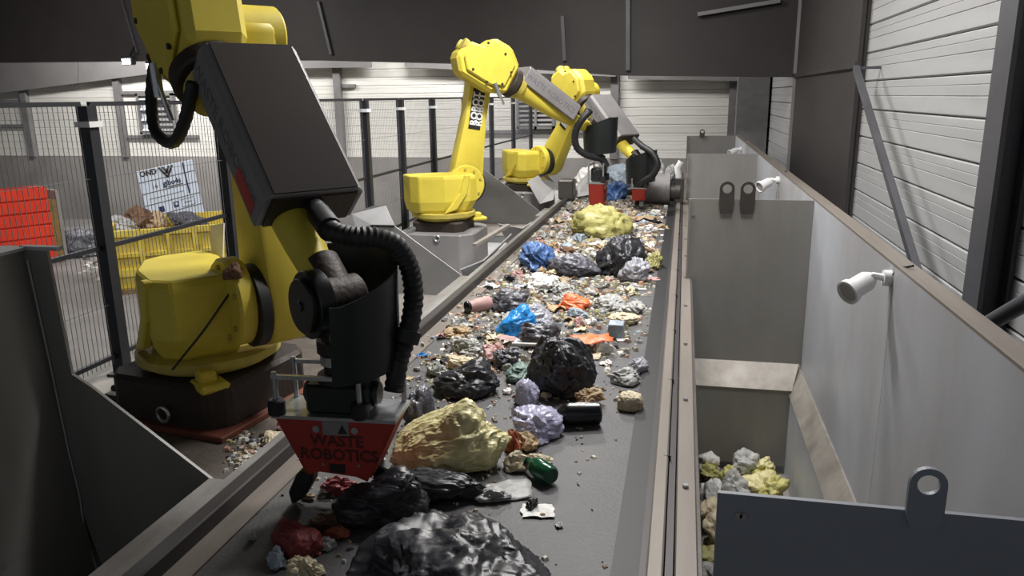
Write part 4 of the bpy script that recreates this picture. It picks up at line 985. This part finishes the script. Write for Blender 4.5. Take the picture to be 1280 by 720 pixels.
sheet_at('carton_piece', 634, 424, 26, 'pink', 'salmon and white carton flap below the bright blue bag', 'carton', 0.7, -0.4, z=0.07, amp=0.08, seed=12)
blob_at('food_scrap', 630, 652, 530, 568, 'rust', 'orange brown scrap at the right end of big yellow bag', 'scrap', height=0.10, depth=0.1)
blob_at('food_scrap', 646, 674, 536, 566, 'beige', 'yellow beige food scrap below the crumpled clear bag', 'food', height=0.07, depth=0.12, landmark='the beige food scrap')
blob_at('paper_cup', 628, 662, 566, 592, 'cream', 'crushed cream paper cup below the beige food scrap', 'cup', height=0.08, depth=0.1, ridge=0.2, landmark='the crushed cream cup')
sheet_at('white_card', 672, 640, 40, 'white', 'white card lying beside the large front black bag', 'card', 0.8, R(12), amp=0.06, seed=21)
sheet_at('clear_film', 636, 615, 58, 'lgrey', 'grey translucent film above the white card', 'film', 0.8, R(25), amp=0.05, seed=22)
blob_at('crumpled_paper', 404, 448, 594, 622, 'red', 'red and white crumpled wrapper under the red gripper', 'wrapper', height=0.07, depth=0.10, ridge=0.22, landmark='the red wrapper')
blob_at('crumpled_paper', 420, 462, 612, 640, 'pink', 'pale pink torn wrapper below the red wrapper', 'wrapper', height=0.05, depth=0.08)
blob_at('crumpled_paper', 384, 440, 636, 664, 'brown', 'long brown torn cardboard left of the black bag below gripper', 'cardboard', height=0.04, depth=0.08)
blob_at('crumpled_paper', 404, 438, 652, 676, 'rust', 'rust coloured scrap behind the dark red bag', 'scrap', height=0.04, depth=0.06)
blob_at('crumpled_paper', 378, 396, 612, 626, 'beige', 'tiny beige scrap left of the red wrapper', 'scrap', height=0.02, depth=0.04)
blob_at('crumpled_paper', 590, 640, 604, 632, 'lgrey', 'pale torn film between flat dark bag and white card', 'film', height=0.05, depth=0.10)
blob_at('crumpled_paper', 652, 690, 556, 584, 'cream', 'cream and brown crumbs lump above the green bottle', 'scrap', height=0.04, depth=0.08)
blob_at('crumpled_paper', 333, 360, 682, 714, 'lblue', 'small white bag at the left front of the belt', 'bag', height=0.07, depth=0.07, landmark='the small white front bag')
blob_at('crumpled_paper', 360, 404, 694, 730, 'cream', 'cream crumpled paper below the dark red bag', 'paper', height=0.07, depth=0.09, ridge=0.2)
blob_at('crumpled_paper', 396, 420, 668, 690, 'lgrey', 'small grey white scrap right of the dark red bag', 'scrap', height=0.04, depth=0.05)
blob_at('crumpled_paper', 400, 412, 603, 618, 'white', 'tiny white scrap below the left gripper claw', 'scrap', height=0.03, depth=0.04, res=3)
blob_at('crumpled_paper', 312, 322, 660, 678, 'lgrey', 'tiny grey scrap by the left rail in the foreground', 'scrap', height=0.03, depth=0.04, res=3)
sheet_at('blue_string', 528, 446, 15, 'blue', 'small blue twist of film near the left rail', 'film', 0.5, 0.4, amp=0.3, seed=31)
blob_at('food_scrap', 806, 828, 310, 338, 'olive', 'yellow brown lump at the far right belt edge', 'scrap', height=0.14, depth=0.25, landmark='the yellow brown lump')
sheet_at('carton_piece', 812, 350, 26, 'pink', 'pale pink carton flap by the right rail', 'carton', 0.6, 0.2, amp=0.06, seed=33)
sheet_at('carton_piece', 800, 275, 40, 'beige', 'brown carton sheet below the far robot gripper', 'carton', 0.9, 0.5, z=0.02, amp=0.15, seed=34)
sheet_at('white_card', 812, 287, 36, 'white', 'long white card near the right rail below the drum', 'card', 0.5, 0.15, amp=0.05, seed=35)
sheet_at('paper_piece', 801, 362, 14, 'white', 'small white paper piece by the right rail', 'paper', 0.5, 0.1, amp=0.05, seed=36)
for k, (a, b, t, bs, f, lab) in enumerate((
        (716, 762, 214, 244, 'white', 'white film heap behind the middle gripper'), (758, 796, 208, 240, 'lblue', 'pale blue bag heap beyond the middle gripper'),
        (798, 832, 212, 232, 'white', 'white crumpled film heap beside the drum'), (778, 806, 222, 246, 'grey', 'dark bag behind the far gripper'),
        (830, 846, 205, 226, 'lgrey', 'grey wrap at the very end of belt'), (752, 784, 232, 252, 'deepblue', 'blue bag piece behind the yellow green bag'))):
    blob_at('rubbish_heap_piece', a, b, t, bs, f, lab, 'plastic', height=0.46 if f in ('white', 'lblue') else 0.28, depth=0.6, ridge=0.24, landmark='the heap at the belt end' if k == 0 else None)
# bottles
def bottle(px0, py0, px1, py1, rpx, fkey, lab, prof, z=0.0):
    a = atZ(px0, py0, z); b = atZ(px1, py1, z); r = rpx * scl(a); L = (b - a).length
    d = (b - a).normalized(); up = Vector((0, 0, 1)); side = up.cross(d)
    mt = Matrix.Translation(a + up * (r + 0.004)) @ Matrix((side, up, d)).transposed().to_4x4()
    root = empty('bottle', (a + b) / 2, lab, 'bottle')
    MB(mt).lathe([(p * r, q * L) for p, q in prof], 24).build('body', F[fkey], root, smooth=True)
    q1 = prof[-1][1]
    MB(mt).lathe([(prof[-1][0] * r * 1.15, q1 * L), (prof[-1][0] * r * 1.15, q1 * L + r * 0.4), (prof[-1][0] * r, q1 * L + r * 0.42)], 16).build('cap', F['dblack'] if fkey != 'green' else F['green'], root, smooth=True)
    ITEMS.append((Vector(root.location), 'the ' + ('black' if fkey == 'dblack' else fkey) + ' bottle'))
    return root
bt = bottle(750, 530, 694, 533, 14, 'dblack', 'shiny black plastic bottle lying on the belt', [(0.0, 0), (0.85, 0.0), (1, 0.04), (1, 0.70), (0.9, 0.82), (0.45, 0.94), (0.4, 0.97)])
bottle(690, 608, 660, 588, 12, 'green', 'dark green bottle lying left of the bare belt', [(0.0, 0), (0.8, 0.0), (1, 0.06), (1, 0.6), (0.85, 0.72), (0.4, 0.9), (0.36, 0.98)])
bottle(612, 388, 586, 393, 9, 'pink', 'pinkish brown bottle left of the mottled dark bag', [(0.0, 0), (0.9, 0.0), (1, 0.06), (1, 0.6), (0.85, 0.75), (0.7, 0.9), (0.7, 0.98)])
bottle(640, 433, 698, 435, 2.2, 'white', 'thin white stick lying across the tall black bag', [(0.0, 0), (1, 0.0), (1, 0.5), (1, 0.98)], z=0.2)
# litter on the near robot deck
blob_at('crumpled_paper', 328, 366, 526, 560, 'cream', 'cream and pink torn carton on the deck by near robot', 'carton', height=0.05, depth=0.14, z=-0.02, ridge=0.2, landmark=None)
blob_at('crumpled_paper', 346, 372, 520, 540, 'pink', 'pink white paper on deck beside the torn carton', 'paper', height=0.05, depth=0.1, z=-0.02, ridge=0.2)

# --- small litter, each described by colour, kind and nearest big piece
LM = [(p, s) for p, s in ITEMS if s] + [(Vector((-0.54, 10.3, 0)), 'the far gripper'), (Vector((-0.45, 11.0, 0)), 'the drum'), (Vector((-1.45, 9.3, 0)), 'the far left rail'), (Vector((-1.45, 6.0, 0)), 'the left rail before the middle robot'), (Vector((-0.25, 8.4, 0)), 'the far right rail'), (Vector((-0.25, 5.2, 0)), 'the right rail')]
KINDS = [('paper_scrap', '{} crumpled {} paper scrap', 'paper', 'b'), ('plastic_scrap', '{} {} plastic scrap', 'plastic', 'b'), ('flat_scrap', '{} flat {} scrap', 'scrap', 's'), ('film_scrap', '{} crumpled {} film scrap', 'film', 's')]
COLS = [('white', 'white', 22), ('lgrey', 'light grey', 20), ('cream', 'cream', 18), ('beige', 'beige', 14), ('brown', 'brown', 10), ('lblue', 'pale blue', 5), ('pink', 'pink', 5), ('olive', 'olive', 5), ('black', 'black', 6), ('red', 'red', 2), ('teal', 'teal', 2), ('clear', 'clear', 8), ('rust', 'rust orange', 2)]
pool = [c for c in COLS for _ in range(c[2])]
cache = {}
def litter_mesh(kind, fk, v):
    key = (kind, fk, v)
    if key not in cache:
        cache[key] = blob_mesh('scrap', F[fk], 100 + v * 7, 3, 0.4, 0.45, 0.25, planes=8, kk=16, crumple=(v % 2 == 0)) if kind == 'b' else sheet_mesh('scrap', F[fk], 300 + v, 6, 0.42, 0.02)
    return cache[key]
def density(x, y):
    # rubbish lies thick left and middle beyond the yellow bag, bare strip at right in the foreground
    if y < 2.6: return 0.12
    right = -0.62 if y < 4.3 else (-0.38 if y < 6 else -0.25)
    d = 1.0 if x < right else 0.22
    if y < 3.6: d *= 0.5
    if x < -1.42: d *= 0.4
    return d
placed = 0; tries = 0
used = {}
while placed < 290 and tries < 20000:
    tries += 1
    x = rnd.uniform(BX0 + 0.12, BX1 - 0.12); y = 2.1 + 8.3 * rnd.random() ** 0.9
    if rnd.random() > density(x, y): continue
    near = min(LM, key=lambda q: (q[0].x - x) ** 2 + (q[0].y - y) ** 2)
    dd = math.hypot(near[0].x - x, near[0].y - y)
    if dd < 0.09: continue
    kn, kl, kc, kt = rnd.choice(KINDS); fk, cn, _ = rnd.choice(pool)
    s = rnd.uniform(0.045, 0.12) * (1 + 0.07 * max(0, y - 3))
    if y < 4: s *= 0.6
    o = bpy.data.objects.new(kn, litter_mesh(kt, fk, rnd.randint(0, 3))); C.objects.link(o)
    o.location = (x, y, 0.003); o.rotation_euler = (0, 0, rnd.uniform(0, 6.28))
    o.scale = (s, s * rnd.uniform(0.6, 1), s * (rnd.uniform(0.35, 0.7) if kt == 'b' else 0.7))
    rel = 'in front of' if y < near[0].y - 0.12 else ('behind' if y > near[0].y + 0.12 else ('left of' if x < near[0].x else 'right of'))
    lab = kl.format('tiny' if s < 0.085 else ('small' if s < 0.12 else 'larger'), cn) + ' ' + rel + ' ' + near[1]
    tag(o, lab, kc, lab)
    placed += 1

# fine crumbs nobody could count
def crumbs():
    vs = []; fs = []; cols = []
    pal = [rgb(206, 200, 188), rgb(170, 156, 134), rgb(120, 100, 80), rgb(226, 224, 220), rgb(60, 54, 50), rgb(160, 158, 150), rgb(150, 144, 104), rgb(176, 134, 112), rgb(140, 150, 160), rgb(186, 180, 168), rgb(96, 90, 84), rgb(150, 140, 124)]
    r = random.Random(5)
    def one(x, y, z, s):
        k = len(vs); a = r.uniform(0, 6.28); e = r.uniform(0.4, 1)
        pts = [(math.cos(a + t) * s * (1 if i % 2 else e), math.sin(a + t) * s * (1 if i % 2 else e)) for i, t in enumerate((0, 1.4, 3.0, 4.6))]
        h = s * r.uniform(0.3, 1.0)
        for q in pts: vs.append((x + q[0], y + q[1], z))
        for q in pts: vs.append((x + q[0] * 0.6, y + q[1] * 0.6, z + h * r.uniform(0.6, 1)))
        fs.extend([(k, k + 1, k + 5, k + 4), (k + 1, k + 2, k + 6, k + 5), (k + 2, k + 3, k + 7, k + 6), (k + 3, k, k + 4, k + 7), (k + 4, k + 5, k + 6, k + 7)])
        c = r.choice(pal); cols.extend([c] * 5)
    n = 0
    while n < 12000:
        x = r.uniform(BX0 + 0.02, BX1 - 0.1); y = 1.9 + 11.0 * r.random() ** 0.8
        d = density(x, y) * (0.35 + 0.9 * max(0, NV(Vector((x * 3, y * 1.6, 0))) + 0.35))
        if r.random() > d: continue
        one(x, y, 0.001, r.uniform(0.006, 0.024) * (1 + 0.08 * y) * (0.55 if y < 4 else 1)); n += 1
    for _ in range(500):
        p = atZ(r.gauss(316, 13), r.gauss(572, 12), -0.03)
        if p.x > BX0 - 0.15: continue
        p = p; one(p.x, p.y, -0.029, r.uniform(0.008, 0.022))
    for _ in range(260):
        one(r.uniform(-2.1, -1.84), r.uniform(7.2, 9.4), -0.33, r.uniform(0.01, 0.04))
    for _ in range(220):
        p = atZ(r.gauss(150, 22), r.gauss(332, 7), FZ); one(p.x, p.y, FZ + 0.001, r.uniform(0.02, 0.08))
    me = bpy.data.meshes.new('litter_crumbs'); me.from_pydata(vs, [], fs)
    at = me.attributes.new('tint', 'FLOAT_COLOR', 'FACE')
    for i, c in enumerate(cols): at.data[i].color = c
    m = bpy.data.materials.new('mixed_crumbs'); m.use_nodes = True
    a = m.node_tree.nodes.new('ShaderNodeAttribute'); a.attribute_name = 'tint'
    b = m.node_tree.nodes['Principled BSDF']; b.inputs['Roughness'].default_value = 0.7
    m.node_tree.links.new(a.outputs['Color'], b.inputs['Base Color'])
    me.materials.append(m)
    o = bpy.data.objects.new('litter_crumbs', me); C.objects.link(o)
    tag(o, 'fine mixed crumbs of litter strewn over belt and deck', 'litter', kind='stuff')
crumbs()

# rubbish heaped in the right hopper
r2 = random.Random(11)
hp = [('olive', 'olive'), ('lime', 'yellow green'), ('cream', 'cream'), ('lgrey', 'light grey'), ('white', 'white'), ('lime', 'yellow green'), ('yellow', 'pale yellow')]
HM = {}
for layer, zz in ((0, FZ + 0.002), (1, FZ + 0.13)):
    for y in [4.64 + 0.2 * j for j in range(8)]:
        for x, pl in ((0.30, 'against the inner wall of'), (0.46, 'left of centre in'), (0.60, 'right of centre in'), (0.74, 'against the outer wall of')):
            if layer and r2.random() < 0.35: continue
            fk, cn = r2.choice(hp); v = r2.randint(0, 2)
            if (fk, v) not in HM: HM[(fk, v)] = blob_mesh('hopper_rubbish', F[fk], 500 + len(HM), 4, 0.3, 0.3, 0.16, planes=9)
            s_ = r2.uniform(0.17, 0.25)
            o = bpy.data.objects.new('hopper_rubbish', HM[(fk, v)]); C.objects.link(o)
            o.location = (x + r2.uniform(-0.02, 0.03), y + r2.uniform(-0.07, 0.07), zz); o.scale = (s_, s_ * r2.uniform(0.7, 1.1), s_ * r2.uniform(0.5, 0.9)); o.rotation_euler = (r2.uniform(-0.4, 0.4) * layer, 0, r2.uniform(0, 6))
            lab = cn + ' rubbish lump ' + pl + ' hopper pit, ' + ('near' if y < 5.2 else ('middle' if y < 5.9 else 'far')) + ' row, ' + ('on top' if layer else 'at bottom')
            tag(o, lab, 'rubbish', lab)

# things in and around the yellow container
def yard(px0, px1, top, base, fk, lab, cat, z, h, d, **kw): return blob_at('yard_rubbish', px0, px1, top, base, fk, lab, cat, height=h, depth=d, z=z, **kw)
yard(140, 172, 268, 292, 'lgrey', 'grey white film heap in the left end of yellow container', 'film', -0.72, 0.3, 0.8, ridge=0.25)
yard(158, 192, 258, 288, 'brown', 'brown torn cardboard standing in the yellow container', 'cardboard', -0.72, 0.42, 0.6, ridge=0.25)
yard(176, 210, 262, 286, 'beige', 'beige cardboard lump in the yellow container', 'cardboard', -0.72, 0.3, 0.6, ridge=0.25)
yard(210, 262, 272, 284, 'grey', 'dark heap in the yellow container below the printed board', 'rubbish', -0.72, 0.25, 0.6, ridge=0.25)
yard(86, 134, 288, 322, 'grey', 'low dark grey heap right of the red container', 'tarpaulin', FZ, 0.55, 1.2)  # low wide dark grey lump on the hall floor
# white plastic streamer hanging behind the near robot shoulder
pa = [atY(264, 282, 3.75), atY(281, 279, 3.75), atY(280, 318, 3.72), atY(283, 352, 3.7), atY(262, 352, 3.7), atY(266, 318, 3.74)]
o = MB().poly(pa, 0.01).build('white_sleeve', F['white']); tag(o, 'white plastic strip hanging behind the near robot shoulder', 'strip')
blob_at('dark_rag', 282, 304, 322, 352, 'brown', 'brown rag on the near robot shoulder', 'rag', height=0.08, depth=0.1, z=0.70)
